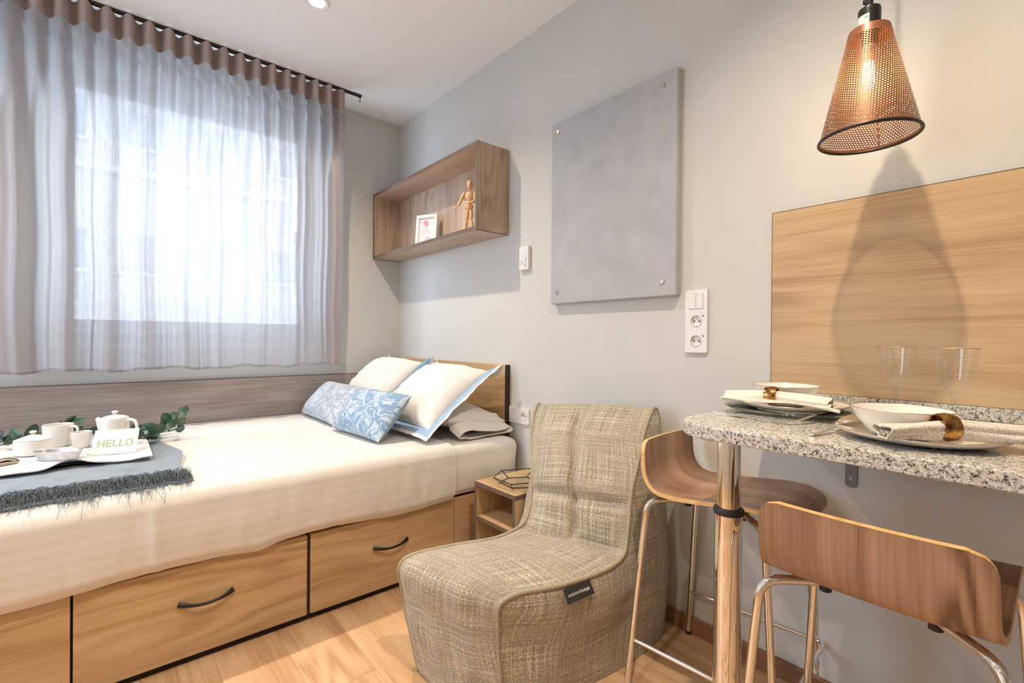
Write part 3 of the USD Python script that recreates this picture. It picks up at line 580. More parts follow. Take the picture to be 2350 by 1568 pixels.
def euro(name, label, bl, br, tl, seed, bend):
    o, x, y, z, w, h = place_axes(bl, br, tl); b = .058
    t_ = T(name, label, 'pillow', o, group=None)
    m, uv, _ = pillow_mesh(w - 2 * b, h - 2 * b, .23, 50, seed, .4, .05, .010)
    t_.part('pillow_body', basis(m, o, x, y, z), M['pillowcase'], True)
    t_.part('blue_border', basis(flange_mesh(w - 2 * b, h - 2 * b, -.002, .042, .05, seed, bend=bend), o, x, y, z), M['blue_band'], 50, label='pale blue border band')
    t_.part('white_border', basis(flange_mesh(w - 2 * b, h - 2 * b, .042, .060, .05, seed, bend=bend), o, x, y, z), M['pillowcase'], 50)
euro('euro_pillow', 'large white pillow with blue border leaning in the corner of the headboard', (-.50, -.04, .604), (-.50, -.65, .604), (-.105, -.04, .945), 3, (0, 1.2, 1.25, 1.1))
euro('euro_pillow', 'large white pillow with broad blue border nearest the nightstand', (-.555, -.70, .600), (-.535, -1.305, .597), (-.11, -.72, .928), 8, (0, 0, 1.25, 1.1))
def cushion(label, bl, br, tl, mat, seed):
    o, x, y, z, w, h = place_axes(bl, br, tl); t_ = T('cushion', label, 'cushion', o)
    m, uv, _ = pillow_mesh(w, h, .13, 46, seed, .9, .035, .003, p=3.2)
    k = len(m.vertices) // 2; f = m.faces; k2 = len(f) // 2
    t_.part('front_cover', basis(trimesh.Trimesh(m.vertices[:k], f[:k2], process=False), o, x, y, z), mat, True, uv=uv[:k])
    t_.part('back_cover', basis(trimesh.Trimesh(m.vertices[k:], f[k2:] - k, process=False), o, x, y, z), M['cush_side'], True)
cushion('pale grey-blue damask cushion beside the wall board', (-.70, -.085, .592), (-.71, -.66, .592), (-.525, -.10, .775), M['damask_grey'], 21)
cushion('blue damask cushion overlapping the paler one', (-.735, -.695, .592), (-.70, -1.175, .592), (-.565, -.69, .785), M['damask_blue'], 22)
sp_ = T('sleeping_pillow', 'plain white pillow lying flat under the blue-bordered pillow', 'pillow', (-.21, -1.0, .577))
m, uv, _ = pillow_mesh(.62, .35, .145, 44, 31, .8, .04, .006)
sp_.part('pillow_body', basis(m, (-.222, -.96, .648), (0, -1, 0), (1, 0, -.10), (.10, 0, 1)), M['pillowcase'], True)
# open hem of the pillowcase: a soft flattened sleeve
a = np.linspace(0, 2 * PI, 73)[:-1]; rows = []
for q in np.linspace(0, 1, 12):
    yy = -1.225 - .075 * q; wx = .150 + .012 * q; hz = .056 - .040 * q ** .8 + .006 * np.sin(3 * a + 1)
    nz = meshkit.fbm(np.stack([np.cos(a) * 2, np.sin(a) * 2, 0 * a + q * .8], -1), 3, 41) - .5
    rows.append(np.stack([-.212 + (wx + .02 * nz) * np.sign(np.cos(a)) * np.abs(np.cos(a)) ** .75 + .02 * q, yy - .03 * q * nz + 0 * a, .578 + hz + (hz + .02 * nz * q) * np.sin(a) - .004 * q], -1))
R = np.array(rows); Rc = np.concatenate([R, R[:, :1]], 1)
sp_.part('open_hem', shell(Rc, .004), M['pillowcase'], 60)

# ================================================================== THROW AND TRAY ON THE BED
th = T('throw', 'blue-grey woven throw with a long shaggy fringe spread across the bed', 'throw blanket', (-1.7, -.65, .58))
nx, ny = 90, 110; xs = np.linspace(-2.05, -1.415, nx); ys = np.linspace(-.10, -1.222, ny); X, Y = np.meshgrid(xs, ys)
nz = meshkit.fbm(np.stack([X * 5, Y * 5, 0 * X], -1), 3, 51) - .5; nf = meshkit.fbm(np.stack([X * 30, Y * 9, 0 * X], -1), 2, 52) - .5
X2 = X + (.020 * np.sin(Y * 6 + 1) + .012 * np.sin(Y * 13)) * np.clip((X + 1.7) / .3, 0, 1)
Zt = .587 + .014 * (nz + .2) + .006 * nf + .006 * np.exp(-((X - X.max()) / .02) ** 2) * 1.0
m = shell(np.stack([X2, Y, Zt], -1), .004); th.part('blanket', m, M['throw'], True)
NF = 6500; pts = []; cnt = []
edge_x = X2[-1]; edge_z = Zt[-1]
fr = np.random.default_rng(61); tuft_len = fr.uniform(.80, 1.25, 90); tuft_dir = fr.normal(0, .35, 90)
for i in range(NF):
    u = fr.uniform(); x = np.interp(u, np.linspace(0, 1, nx), edge_x); z0 = np.interp(u, np.linspace(0, 1, nx), edge_z)
    tu = int(u * 76); xt = np.interp((tu + .5) / 76, np.linspace(0, 1, nx), edge_x)
    ln = fr.uniform(.068, .108) * tuft_len[tu]; y = -1.222 + fr.uniform(-.012, .022); hop = fr.uniform(.002, .030) if fr.uniform() < .7 else fr.uniform(.0, .006)
    ang = tuft_dir[tu] + fr.normal(0, .75); curl = fr.normal(0, .35); P = [(x, y + .010, z0 + .001)]; st = ln / 9; zlast = z0
    for k in range(9):
        ang = ang * .84 + fr.normal(0, .34) + curl * .6
        x += st * math.sin(ang) + (xt - x) * .09; x = min(x, -1.408 + .010 * math.sin(i)); y -= st * max(.15, math.cos(ang))
        lift = hop * math.sin(min(1, (k + 1) / 6) * PI) + fr.uniform(.002, .007)
        if y > -1.313: zb = .577 + lift
        elif y > -1.370: zb = .575 - .055 + math.sqrt(max(0, .055 ** 2 - min(.055, -1.313 - y) ** 2)) + lift + .006; y -= .018 * min(1, (-1.313 - y) / .05)
        else: y = -1.398 - fr.uniform(0, .010); zb = zlast - st * .9
        zlast = zb; P.append((x, y, zb))
    pts += P; cnt.append(len(P))
bc = UsdGeom.BasisCurves.Define(stage, th.path + '/fringe'); bc.CreateTypeAttr('linear'); bc.CreateCurveVertexCountsAttr(Vt.IntArray(cnt))
bc.CreatePointsAttr(Vt.Vec3fArray.FromNumpy((np.array(pts) - th.loc).astype(np.float32))); bc.CreateWidthsAttr(Vt.FloatArray([.00105])); bc.SetWidthsInterpolation('constant')
UsdShade.MaterialBindingAPI.Apply(bc.GetPrim()).Bind(M['fringe']); bc.GetPrim().SetCustomDataByKey('kind', 'stuff'); bc.GetPrim().SetCustomDataByKey('label', 'dark grey shaggy fringe')

TZ = .606
tr_ = T('serving_tray', 'low dark tray under the paisley placemat on the throw', 'tray', (-1.74, -.62, .594))
tp = lambda x0, x1, y0, y1: Polygon([(x0, y0), (x1, y0), (x1, y1), (x0, y1)]).buffer(.03, 6)
tr_.part('tray_base', extrude(tp(-1.97, -1.55, -.865, -.42), .006, .595), M['black'], False)
tr_.part('tray_rim', extrude(tp(-1.97, -1.55, -.865, -.42).difference(tp(-1.97, -1.55, -.865, -.42).buffer(-.006)), .012, .5955), M['black'], False)
pm = T('placemat', 'white paisley cloth placemat with a lifted wavy front edge', 'placemat', (-1.74, -.62, TZ))
nx, ny = 80, 60; xs = np.linspace(-2.02, -1.485, nx); ys = np.linspace(-.955, -.39, ny); X, Y = np.meshgrid(xs, ys)
fr_ = np.clip((-.885 - Y) / .068, 0, 1) ** 1.4
lift = .032 * np.exp(-((X + 1.712) / .045) ** 2) + .012 * np.exp(-((X + 1.50) / .05) ** 2) + .004 * np.sin(X * 30)
rt = np.clip((X + 1.54) / .055, 0, 1) ** 2
Z = TZ + .0045 + fr_ * (lift - .006) + rt * .010 * np.sin(Y * 9 + 2) + .0008 * np.sin(X * 60) * np.sin(Y * 50)
Yw = Y + fr_ * .012 * np.sin(X * 22 + 1)
pm.part('cloth', shell(np.stack([X, Yw, Z], -1), .003), M['paisley_mat'], True)
PZ = TZ + .0068
def pot_handle(c, ang, r0, pts, rad, up=1.0): 
    d = np.array([math.cos(ang), math.sin(ang), 0]); P = smooth_path([np.array(c) + d * (r0 + a) + np.array([0, 0, b]) for a, b in pts], 28); return P
VIEW_R = -.705   # world angle pointing right in the picture
# teapot
c = np.array([-1.590, -.690, PZ]); tpot = T('teapot', 'tall white ceramic teapot with a lid and a loop handle on the tray', 'teapot', c)
tpot.part('body', lathe([(0, 0), (.040, 0), (.0465, .003), (.0485, .010), (.0475, .06), (.046, .108), (.0445, .114), (.040, .1155), (.038, .112), (0, .112)], 56, c), M['porcelain_warm'], 35)
ld = tpot.part('lid', lathe([(0, .1265), (.012, .126), (.03, .122), (.043, .1165), (.0435, .1150), (.040, .1140), (0, .114)], 56, c), M['porcelain_warm'], 35)
tpot.part('knob', lathe([(0, .143), (.006, .1425), (.0105, .139), (.0105, .135), (.006, .131), (.005, .1255), (0, .1255)], 32, c), M['porcelain_warm'], 35, parent=ld)
d = np.array([math.cos(VIEW_R), math.sin(VIEW_R), 0])
hp = smooth_path([c + d * .044 + [0, 0, .092], c + d * .058 + [0, 0, .108], c + d * .078 + [0, 0, .104], c + d * .088 + [0, 0, .078], c + d * .080 + [0, 0, .045], c + d * .060 + [0, 0, .026], c + d * .045 + [0, 0, .022]], 30)
tpot.part('handle', ribbon(hp, np.full(30, .013), np.full(30, .0075), up=np.cross(d, [0, 0, 1])), M['porcelain_warm'], 40)
sp = smooth_path([c - d * .036 + [0, 0, .060], c - d * .050 + [0, 0, .076], c - d * .060 + [0, 0, .096], c - d * .070 + [0, 0, .113]], 16)
tpot.part('spout', tube(sp, np.linspace(.020, .0070, 16), 18), M['porcelain_warm'], 40)
# sugar bowl
c = np.array([-1.822, -.672, PZ]); sb = T('sugar_bowl', 'squat white lidded sugar bowl at the front left of the tray', 'sugar bowl', c)
sb.part('body', lathe([(0, 0), (.045, 0), (.051, .004), (.053, .012), (.0525, .052), (.0495, .055), (.047, .053), (.047, .008), (0, .006)], 56, c), M['porcelain_warm'], 35)
ld = sb.part('lid', lathe([(0, .0735), (.010, .0725), (.03, .065), (.050, .0570), (.0522, .0560), (.050, .0552), (0, .0552)], 56, c), M['porcelain_warm'], 35)
sb.part('knob', lathe([(0, .088), (.006, .0875), (.0105, .0845), (.0105, .081), (.006, .0775), (.005, .0725), (0, .0725)], 32, c), M['porcelain_warm'], 35, parent=ld)
# mug and small cup
c = np.array([-1.762, -.545, PZ]); mg = T('mug', 'wide white mug behind the sugar bowl on the tray', 'mug', c)
mg.part('body', lathe([(0, 0), (.036, 0), (.040, .004), (.0455, .03), (.0475, .085), (.0465, .0865), (.0450, .085), (.043, .03), (.037, .006), (0, .005)], 56, c), M['porcelain_warm'], 35)
hp = smooth_path([c + d * .0455 + [0, 0, .074], c + d * .062 + [0, 0, .080], c + d * .077 + [0, 0, .072], c + d * .078 + [0, 0, .052], c + d * .066 + [0, 0, .034], c + d * .044 + [0, 0, .026]], 26)
mg.part('handle', ribbon(hp, np.full(26, .010), np.full(26, .007), up=np.cross(d, [0, 0, 1])), M['porcelain_warm'], 40)
c = np.array([-1.690, -.628, PZ]); cp = T('cup', 'small white cup half hidden behind the greeting card', 'cup', c)
cp.part('body', lathe([(0, 0), (.024, 0), (.028, .003), (.031, .03), (.033, .060), (.032, .061), (.031, .060), (.028, .01), (0, .006)], 48, c), M['porcelain_warm'], 35)
# tin dish with two gold tealights
c = np.array([-1.745, -.826, PZ]); tn = T('tin_dish', 'oval galvanised tin dish in front of the greeting card', 'dish', c)
tn.part('body', lathe([(0, 0), (.052, 0), (.056, .004), (.066, .030), (.068, .0315), (.0665, .0330), (.064, .031), (.054, .005), (0, .003)], 64, c, 1.10, .62, VIEW_R + .15), M['tin'], 35)
for k, (ox, oy) in enumerate(((-.012, .010), (.020, -.008))):
    cc = c + [ox, oy, .0035]
    t_ = T('tealight', f'tiny gold tealight at the {"left" if k == 0 else "right"} inside the tin dish', 'candle', cc)
    t_.part('cup', lathe([(0, 0), (.014, 0), (.0155, .002), (.0155, .014), (.0148, .014), (.0145, .010), (0, .010)], 28, cc), M['gold'], 35)
    t_.part('wick', tube([cc + [0, 0, .010], cc + [.001, 0, .017]], .0008, 6), M['black'], 35)
# greeting card
bl, br = np.array([-1.660, -.838, PZ + .001]), np.array([-1.530, -.868, PZ + .001]); xd = (br - bl) / np.linalg.norm(br - bl); tl = bl + np.array([.024, .052, .078]) * 1.05
o, cx_, cy_, cz_, w, h = place_axes(bl, br, tl)
gc = T('greeting_card', 'cream card reading HELLO in leafy letters leaning on the teapot', 'card', o)
gc.part('card', basis(box(-w / 2, w / 2, -h / 2, h / 2, -.0006, .0006, .0002), o, cx_, cy_, cz_), M['card'], False)
tm = meshkit.text_mesh('HELLO', .027, .0006, True); b0 = tm.bounds; sx_ = .106 / (b0[1][0] - b0[0][0]); tm.apply_translation(-b0.mean(0)); tm.apply_scale([sx_, 1, 1])
gc.part('lettering', basis(tm, o + cz_ * .0010 - cy_ * .006, cx_, cy_, cz_), M['green_ink'], False, label='HELLO in green leafy letters')
# rolled napkin on the left
nk = T('napkin', 'folded cream napkin on the left edge of the tray', 'napkin', (-1.93, -.74, PZ))
prof = []
for k, rr in enumerate((.024, .019, .014)):
    aa = np.linspace(PI * 1.0, -.0 * PI, 14); prof.append([(rr * 1.9 * math.cos(t), rr * math.sin(t)) for t in aa])
line = [(-.046, .0015)] + [(.045 * math.cos(t), .004 + .022 * math.sin(t)) for t in np.linspace(PI, 0, 16)] + [(.040, .003), (-.036, .0035)] + [(.036 * math.cos(t), .005 + .0165 * math.sin(t)) for t in np.linspace(PI, .1, 14)] + [(.030, .0075), (-.026, .008)] + [(.027 * math.cos(t), .009 + .009 * math.sin(t)) for t in np.linspace(PI, .2, 10)]
line = np.array(line); ln = np.linspace(0, 1, 16)
du = np.array([math.cos(.55), math.sin(.55)]); dv = np.array([-du[1], du[0]])
G = np.array([[(-1.905 + du[0] * a * .9 + dv[0] * (.13 * l - .055), -.792 + du[1] * a * .9 + dv[1] * (.13 * l - .055), PZ + .001 + b * (1 - .35 * l)) for a, b in line] for l in ln])
nk.part('roll', shell(G, .0022), M['linen'], 50)
# eucalyptus
def leaf_mesh(c, dirv, nrm, ln, wd, fold):
    dirv = np.asarray(dirv, float); dirv /= np.linalg.norm(dirv); nrm = np.asarray(nrm, float); nrm -= dirv * (nrm @ dirv); nrm /= np.linalg.norm(nrm) + 1e-9; sd = np.cross(dirv, nrm)
    us = np.linspace(0, 1, 9); V = []
    for u in us:
        hw = wd / 2 * (math.sin(PI * min(1, u ** .75)) ** .62 if 0 < u < 1 else .03)
        for s in (-1, -.5, 0, .5, 1): V.append(np.asarray(c) + dirv * ln * u + sd * hw * s + nrm * (fold * hw * s * s - .25 * ln * (u - .3) ** 2 * fold))
    G = np.array(V).reshape(9, 5, 3); return shell(G, .0006)
def branch(label, stems, nleaf, seed, size):
    b = T('eucalyptus_branch', label, 'branch', stems[0][0]); rg = np.random.default_rng(seed)
    for st in stems:
        P = smooth_path(st, 30); b.part('stem', tube(P, np.linspace(.0022, .0009, 30), 8), M['stem'], True)
        k = max(4, int(1.35 * nleaf * len(st) / sum(map(len, stems))))
        for i in range(k):
            q = 2 + int((27) * (i + rg.uniform(0, .6)) / k); t = P[min(q + 1, 29)] - P[q - 1]; t /= np.linalg.norm(t)
            sidev = rg.normal(0, 1, 3); sidev[2] = abs(sidev[2]) * .9 + .05; dv_ = t * rg.uniform(.1, .8) + sidev * .62; nr = rg.normal(0, 1, 3) + np.array([-.2, -1.0, .5])
            s = size * rg.uniform(.65, 1.15); c0 = P[q]; dv_ /= np.linalg.norm(dv_); pe = c0 + dv_ * .010
            if pe[2] + dv_[2] * s < .622: dv_[2] = abs(dv_[2]) * .3 + .12
            b.part('leaf', join(tube(np.array([c0, (c0 + pe) / 2, pe]), .0009, 5), leaf_mesh(pe, dv_, nr, s, s * rg.uniform(.72, .95), rg.uniform(-.25, .35))), M['leaf'] if rg.uniform() < .55 else M['leaf2'], True)
    return b
branch('dark green eucalyptus branch at the right of the teapot', [[(-1.56, -.46, .617), (-1.49, -.44, .628), (-1.42, -.42, .632), (-1.355, -.36, .648), (-1.315, -.28, .672)], [(-1.54, -.48, .614), (-1.47, -.53, .622), (-1.40, -.52, .625), (-1.345, -.45, .63)], [(-1.55, -.50, .612), (-1.50, -.58, .618), (-1.455, -.64, .62)]], 36, 71, .047)
branch('dark green eucalyptus branch at the left behind the mug', [[(-2.02, -.36, .615), (-1.93, -.37, .625), (-1.84, -.35, .640), (-1.76, -.36, .668), (-1.71, -.40, .69)], [(-2.04, -.42, .613), (-1.95, -.48, .625), (-1.88, -.52, .64), (-1.83, -.50, .655)], [(-1.80, -.40, .62), (-1.70, -.43, .63), (-1.64, -.46, .635)]], 34, 72, .047)

# ================================================================== NIGHTSTAND, GLASS DISH
NX, NY0, NY1, NZ = -.352, -1.700, -1.421, .415
ns = T('nightstand', 'small open oak nightstand with a middle shelf beside the bed', 'nightstand', ((NX) / 2, (NY0 + NY1) / 2, 0))
ns.part('top', box(NX, -.002, NY0, NY1, NZ - .019, NZ, .0006), M['oak_y'], False)
ns.part('side', box(NX, -.002, NY1 - .016, NY1, .001, NZ - .0192, .0006), M['oak_z'], False)
ns.part('side', box(NX, -.002, NY0, NY0 + .016, .001, NZ - .0192, .0006), M['oak_z'], False)
for z in (.245, .02): ns.part('shelf', box(NX + .002, -.012, NY0 + .0162, NY1 - .0162, z, z + .018, .0006), M['oak_y'], False)
ns.part('back', box(-.0115, -.0025, NY0 + .0162, NY1 - .0162, .001, NZ - .0192, 0), M['oakg_z'], False)
for nm, b in (('top_edge', (NX - .0008, NX - .0001, NY0, NY1, NZ - .019, NZ)), ('side_edge', (NX - .0008, NX - .0001, NY1 - .016, NY1, .001, NZ - .0195)), ('side_edge', (NX - .0008, NX - .0001, NY0, NY0 + .016, .001, NZ - .0195)), ('shelf_edge', (NX + .001, NX + .0019, NY0 + .0165, NY1 - .0165, .2452, .2628)), ('side_edge', (NX, -.002, NY0 - .0008, NY0 - .0001, NZ - .019, NZ))):
    ns.part(nm, box(*b, 0), M['edge'], False)
gd = T('glass_dish', 'angular clear glass dish with black metal edges on the nightstand', 'dish', (-.225, -1.575, NZ))
base = np.array([(-.285, -1.520), (-.298, -1.618), (-.238, -1.655), (-.160, -1.640), (-.140, -1.535), (-.215, -1.492)])
rim = np.array([(-.335, -1.535), (-.335, -1.655), (-.255, -1.694), (-.128, -1.676), (-.105, -1.540), (-.235, -1.470)])
B3 = [np.array([*q, NZ + .003]) for q in base]; R3 = [np.array([*q, NZ + h]) for q, h in zip(rim, (.036, .034, .036, .042, .038, .036))]
def pane(P, t=.0016):
    P = np.array(P); n = np.cross(P[1] - P[0], P[2] - P[0]); n /= np.linalg.norm(n); k = len(P); V = np.vstack([P + n * t / 2, P - n * t / 2])
    F = [(0, i, i + 1) for i in range(1, k - 1)] + [(k, k + i + 1, k + i) for i in range(1, k - 1)]
    for i in range(k): j = (i + 1) % k; F += [(i, i + k, j + k), (i, j + k, j)]
    return trimesh.Trimesh(V, F, process=False)
gd.part('base_pane', pane(B3), M['dish_glass'], False)
for i in range(6):
    j = (i + 1) % 6; gd.part('pane', pane([B3[i], B3[j], R3[j], R3[i]]), M['dish_glass'], False)
for i in range(6):
    j = (i + 1) % 6
    for P in ((B3[i], B3[j]), (R3[i], R3[j]), (B3[i], R3[i])): gd.part('edge_wire', tube(np.array(P), .0019, 8), M['black'], 40)

# ================================================================== BEANBAG CHAIR
Lp = np.array([(-.235, -1.730, 0), (-.205, -1.722, .30), (-.190, -1.712, .60), (-.205, -1.700, .752), (-.238, -1.700, .762), (-.303, -1.742, .662), (-.387, -1.838, .54), (-.434, -1.879, .445), (-.497, -1.905, .395), (-.600, -1.910, .382), (-.693, -1.881, .378), (-.799, -1.822, .365), (-.862, -1.764, .34), (-.894, -1.755, .30), (-.872, -1.745, .2), (-.864, -1.785, .09), (-.862, -1.83, .002)])
Rp = np.array([(-.10, -2.215, 0), (-.062, -2.208, .30), (-.060, -2.183, .60), (-.062, -2.168, .775), (-.106, -2.168, .787), (-.193, -2.192, .705), (-.279, -2.218, .585), (-.325, -2.232, .46), (-.362, -2.245, .378), (-.450, -2.252, .356), (-.611, -2.226, .35), (-.732, -2.174, .345), (-.770, -2.150, .33), (-.786, -2.135, .30), (-.772, -2.116, .2), (-.766, -2.121, .08), (-.772, -2.13, .002)])
ti = np.arange(17.0); NS = 14
from scipy.interpolate import CubicSpline, Akima1DInterpolator
tt = np.linspace(0, 16, 16 * NS + 1); Lc, Rc = Akima1DInterpolator(ti, Lp)(tt), Akima1DInterpolator(ti, Rp)(tt)
Lc[:, 2] = np.maximum(Lc[:, 2], .002); Rc[:, 2] = np.maximum(Rc[:, 2], .002)
ss = np.linspace(0, 1, 61); G = Lc[:, None] * (1 - ss)[None, :, None] + Rc[:, None] * ss[None, :, None]
du = np.gradient(G, axis=0); dv = np.gradient(G, axis=1); N = np.cross(dv, du); N /= np.linalg.norm(N, axis=2, keepdims=True) + 1e-12
if N[int(10.5 * NS), 30, 2] < 0: N = -N
S, TT = np.meshgrid(ss, tt)
dome_ = 1 - (2 * S - 1) ** 2
wseat = np.interp(tt, [0, 3, 4, 5, 6.5, 8, 8.7, 10.5, 12.5, 14.5, 16], [.01, .01, .012, .042, .044, .006, .02, .038, .032, .045, .03])[:, None]
bul = wseat * dome_ ** .8
back = np.clip((TT - 4.0) / .5, 0, 1) * np.clip((8.0 - TT) / .4, 0, 1)
vgroove = np.exp(-((S - .47 - .02 * (TT - 6)) / .035) ** 2); hgroove = np.exp(-((TT - 6.55 - .15 * (S - .5)) / .16) ** 2)
bul -= back * (.030 * vgroove + .022 * hgroove * np.clip(dome_ * 3, 0, 1)); bul -= .018 * np.exp(-((TT - 8.0) / .22) ** 2) * np.clip(dome_ * 2, 0, 1)
nzb = meshkit.fbm(np.stack([G[..., 0] * 7, G[..., 1] * 7, G[..., 2] * 7], -1), 3, 81) - .5
bul += .022 * nzb * np.clip(dome_ * 2, 0, 1) + .004 * np.sin(G[..., 1] * 55 + 6 * nzb) * np.clip(dome_ * 2, 0, 1) * np.clip((TT - 12) / 1, 0, 1)
G = G + N * bul[..., None]; G[..., 2] = np.maximum(G[..., 2], .002); G[..., 0] = np.minimum(G[..., 0], -.02)
arcb = np.r_[0, np.cumsum(np.linalg.norm(np.diff(G[:, 30], axis=0), axis=1))]; wid = np.linalg.norm(Lc - Rc, axis=1)[:, None]
UU, VV = (S - .5) * wid, np.repeat(arcb[:, None], 61, 1)
bg = T('beanbag_chair', 'beige tweed beanbag lounge chair with piped seams and tufted back', 'beanbag chair', (-.45, -1.98, 0))
i0 = 8 * NS
for nm, a, b in (('back_cover', 0, i0 + 1), ('seat_cover', i0, len(tt))):
    g = G[a:b]; bg.part(nm, (g.reshape(-1, 3), grid_faces(*g.shape[:2])[:, ::-1]), M['tweed'], True, uv=np.stack([UU[a:b].ravel(), VV[a:b].ravel()], 1))
def side_panel(loop, out, bulge, seed):
    """a puffed panel filling a 3-d loop; out = outward horizontal direction"""
    out = np.array(out, float); out /= np.linalg.norm(out); ax = np.array([-out[1], out[0], 0.0]); 
    fl_ = np.linspace(0, 1, 22)[1:-1, None]; foot = loop[-1] * (1 - fl_) + loop[0] * fl_ + np.array([out[0], out[1], 0]) * (bulge * 1.1 * np.sin(fl_ * PI) ** .7)
    loop = np.vstack([loop, foot]); u, v, w = loop @ ax, loop[:, 2], loop @ out
    pg = Polygon(np.stack([u, v], 1)).buffer(0); st = .016
    gx, gy = np.meshgrid(np.arange(u.min(), u.max(), st), np.arange(v.min(), v.max(), st)); q = np.stack([gx.ravel(), gy.ravel()], 1)
    pin = pg.buffer(-st * .45); import shapely
    q = q[shapely.contains_xy(pin, q[:, 0], q[:, 1])]; bd_ = np.stack([u, v], 1); keep = np.r_[True, np.linalg.norm(np.diff(bd_, axis=0), axis=1) > 1e-4]; bd_, w = bd_[keep], w[keep]; n_pipe = len(bd_) - 20; bl_ = np.vstack([np.c_[bd_, w], [[*bd_[0], w[0]]]]); al = np.r_[0, np.cumsum(np.linalg.norm(np.diff(bl_[:, :2], axis=0), axis=1))]; aq = np.arange(0, al[-1], .014); be = np.stack([np.interp(aq, al, bl_[:, c_]) for c_ in range(3)], 1); on_floor = aq > al[n_pipe - 1] + .001
    w0 = be[:, 2].copy(); w0[on_floor] -= bulge * np.sin(np.clip(cKDTree(bd_[:n_pipe]).query(be[on_floor, :2])[0] / .17, 0, 1) * PI / 2) ** .8; dall = np.linalg.norm(q[:, None] - be[None, :, :2], axis=2); wt = 1 / (dall + .004) ** 2.5; wi = (wt * w0[None]).sum(1) / wt.sum(1); dd = cKDTree(bd_).query(q, 2)[0]
    d0 = dd[:, 0]; dB = cKDTree(bd_[:n_pipe]).query(q)[0]; dmax = .17; nz_ = meshkit.fbm(np.stack([q[:, 0] * 7, q[:, 1] * 7, 0 * d0], -1), 3, seed) - .5
    low = np.clip((q[:, 1]) / .05, 0, 1) * .6 + .4
    wi = wi + bulge * np.sin(np.clip(dB / dmax, 0, 1) * PI / 2) ** .8 + .014 * nz_ * np.clip(d0 / .08, 0, 1) + .0018 * np.sin(q[:, 1] * 70 + q[:, 0] * 25 + 8 * nz_) * np.clip(d0 / .08, 0, 1)
    A = np.vstack([bd_, q]); Wv = np.r_[w, wi]; D = Delaunay(A).simplices; ce = A[D].mean(1); D = D[shapely.contains_xy(pg.buffer(1e-4), ce[:, 0], ce[:, 1])]
    c2 = lambda D: (A[D[:, 1]] - A[D[:, 0]])[:, 0] * (A[D[:, 2]] - A[D[:, 0]])[:, 1] - (A[D[:, 1]] - A[D[:, 0]])[:, 1] * (A[D[:, 2]] - A[D[:, 0]])[:, 0]
    D = D[np.abs(c2(D)) > 1e-9]; sg = np.sign(c2(D)); D = np.where(sg[:, None] > 0, D, D[:, ::-1])
    V = A[:, :1] * ax + Wv[:, None] * out + np.stack([0 * Wv, 0 * Wv, A[:, 1]], 1); V[:, 2] = np.maximum(V[:, 2], .002); V[:, 0] = np.minimum(V[:, 0], -.02)
    n = np.cross(V[D[0, 1]] - V[D[0, 0]], V[D[0, 2]] - V[D[0, 0]])
    if n @ out < 0: D = D[:, ::-1]
    return (V, D), A
for nm, lp_, o_, bu, sd_ in (('side_panel', Rc, (.28, -.96), .050, 91), ('side_panel', Lc, (-.28, .96), .035, 92)):
    o2 = (o_[0], o_[1], 0); (m_, A_) = side_panel(lp_, o2, bu, sd_)
    if nm == 'side_panel' and o_[1] > 0: m_[0][:, 1] = np.where((m_[0][:, 0] > -.36) & (m_[0][:, 2] < .43), np.minimum(m_[0][:, 1], -1.705), m_[0][:, 1])
    bg.part(nm, m_, M['tweed'], True, uv=A_)
for lp_ in (Lc, Rc): bg.part('piping', tube(lp_ + np.array([0, 0, .002]), .0068, 10), M['cord'], True)
bg.part('underside', (np.vstack([Lc[0], Rc[0], Rc[-1], Lc[-1]]) + [0, 0, .001], np.array([[0, 1, 2, 3]])), M['dark'], False)
# woven tag on the side seam
tq = np.array([-.585, -2.236, .345]); tx = np.array([.80, -.10, .03]); tx /= np.linalg.norm(tx); ty = np.array([.03, .62, .62]); ty = np.array([.10, .50, .80]); ty -= tx * (tx @ ty); ty /= np.linalg.norm(ty); tzv = np.cross(tx, ty)
tcen = tq - ty * .0195 + tzv * .006
tg = bg.part('tag', basis(box(-.050, .050, -.0195, .0195, -.0006, .0006, .0003), tcen, tx, ty, tzv), M['tag'], False, label='small black woven tag with white lettering')
t1 = meshkit.text_mesh('ambient', .0082, .0004); t2 = meshkit.text_mesh('lounge', .0082, .0004, True); t2.apply_translation([t1.bounds[1][0] + .0025, 0, 0]); tm = join(t1, t2); k = .080 / (tm.bounds[1][0] - tm.bounds[0][0]); tm.apply_scale([k, 1.0, 1]); tm.apply_translation(-tm.bounds.mean(0))
bg.part('lettering', basis(tm, tcen + tzv * .0009 - ty * .001, tx, ty, tzv), M['thread_white'], False, parent=tg)

# ================================================================== RIGHT WALL: SHELF AND WHAT STANDS ON IT
SX, SY0, SY1, SZ0, SZ1, ST = -.2055, -1.2255, -.003, 1.603, 2.049, .019
sh = T('wall_shelf', 'oak box wall shelf with dark front edges mounted in the corner', 'wall shelf', (-.1, -.61, SZ0))
sh.part('bottom_panel', box(SX, -.001, SY0 + ST + .0002, SY1 - ST - .0002, SZ0, SZ0 + ST, .0005), M['oakg_y'], False)
sh.part('top_panel', box(SX, -.001, SY0 + ST + .0002, SY1 - ST - .0002, SZ1 - ST, SZ1, .0005), M['oakg_y'], False)
sh.part('side_panel', box(SX, -.001, SY0, SY0 + ST, SZ0, SZ1, .0005), M['oakg_z'], False)
sh.part('side_panel', box(SX, -.001, SY1 - ST, SY1, SZ0, SZ1, .0005), M['oakg_z'], False)
sh.part('back_panel', box(-.012, -.002, SY0 + ST + .0004, SY1 - ST - .0004, SZ0 + ST + .0002, SZ1 - ST - .0002, 0), M['oakg_z'], False)
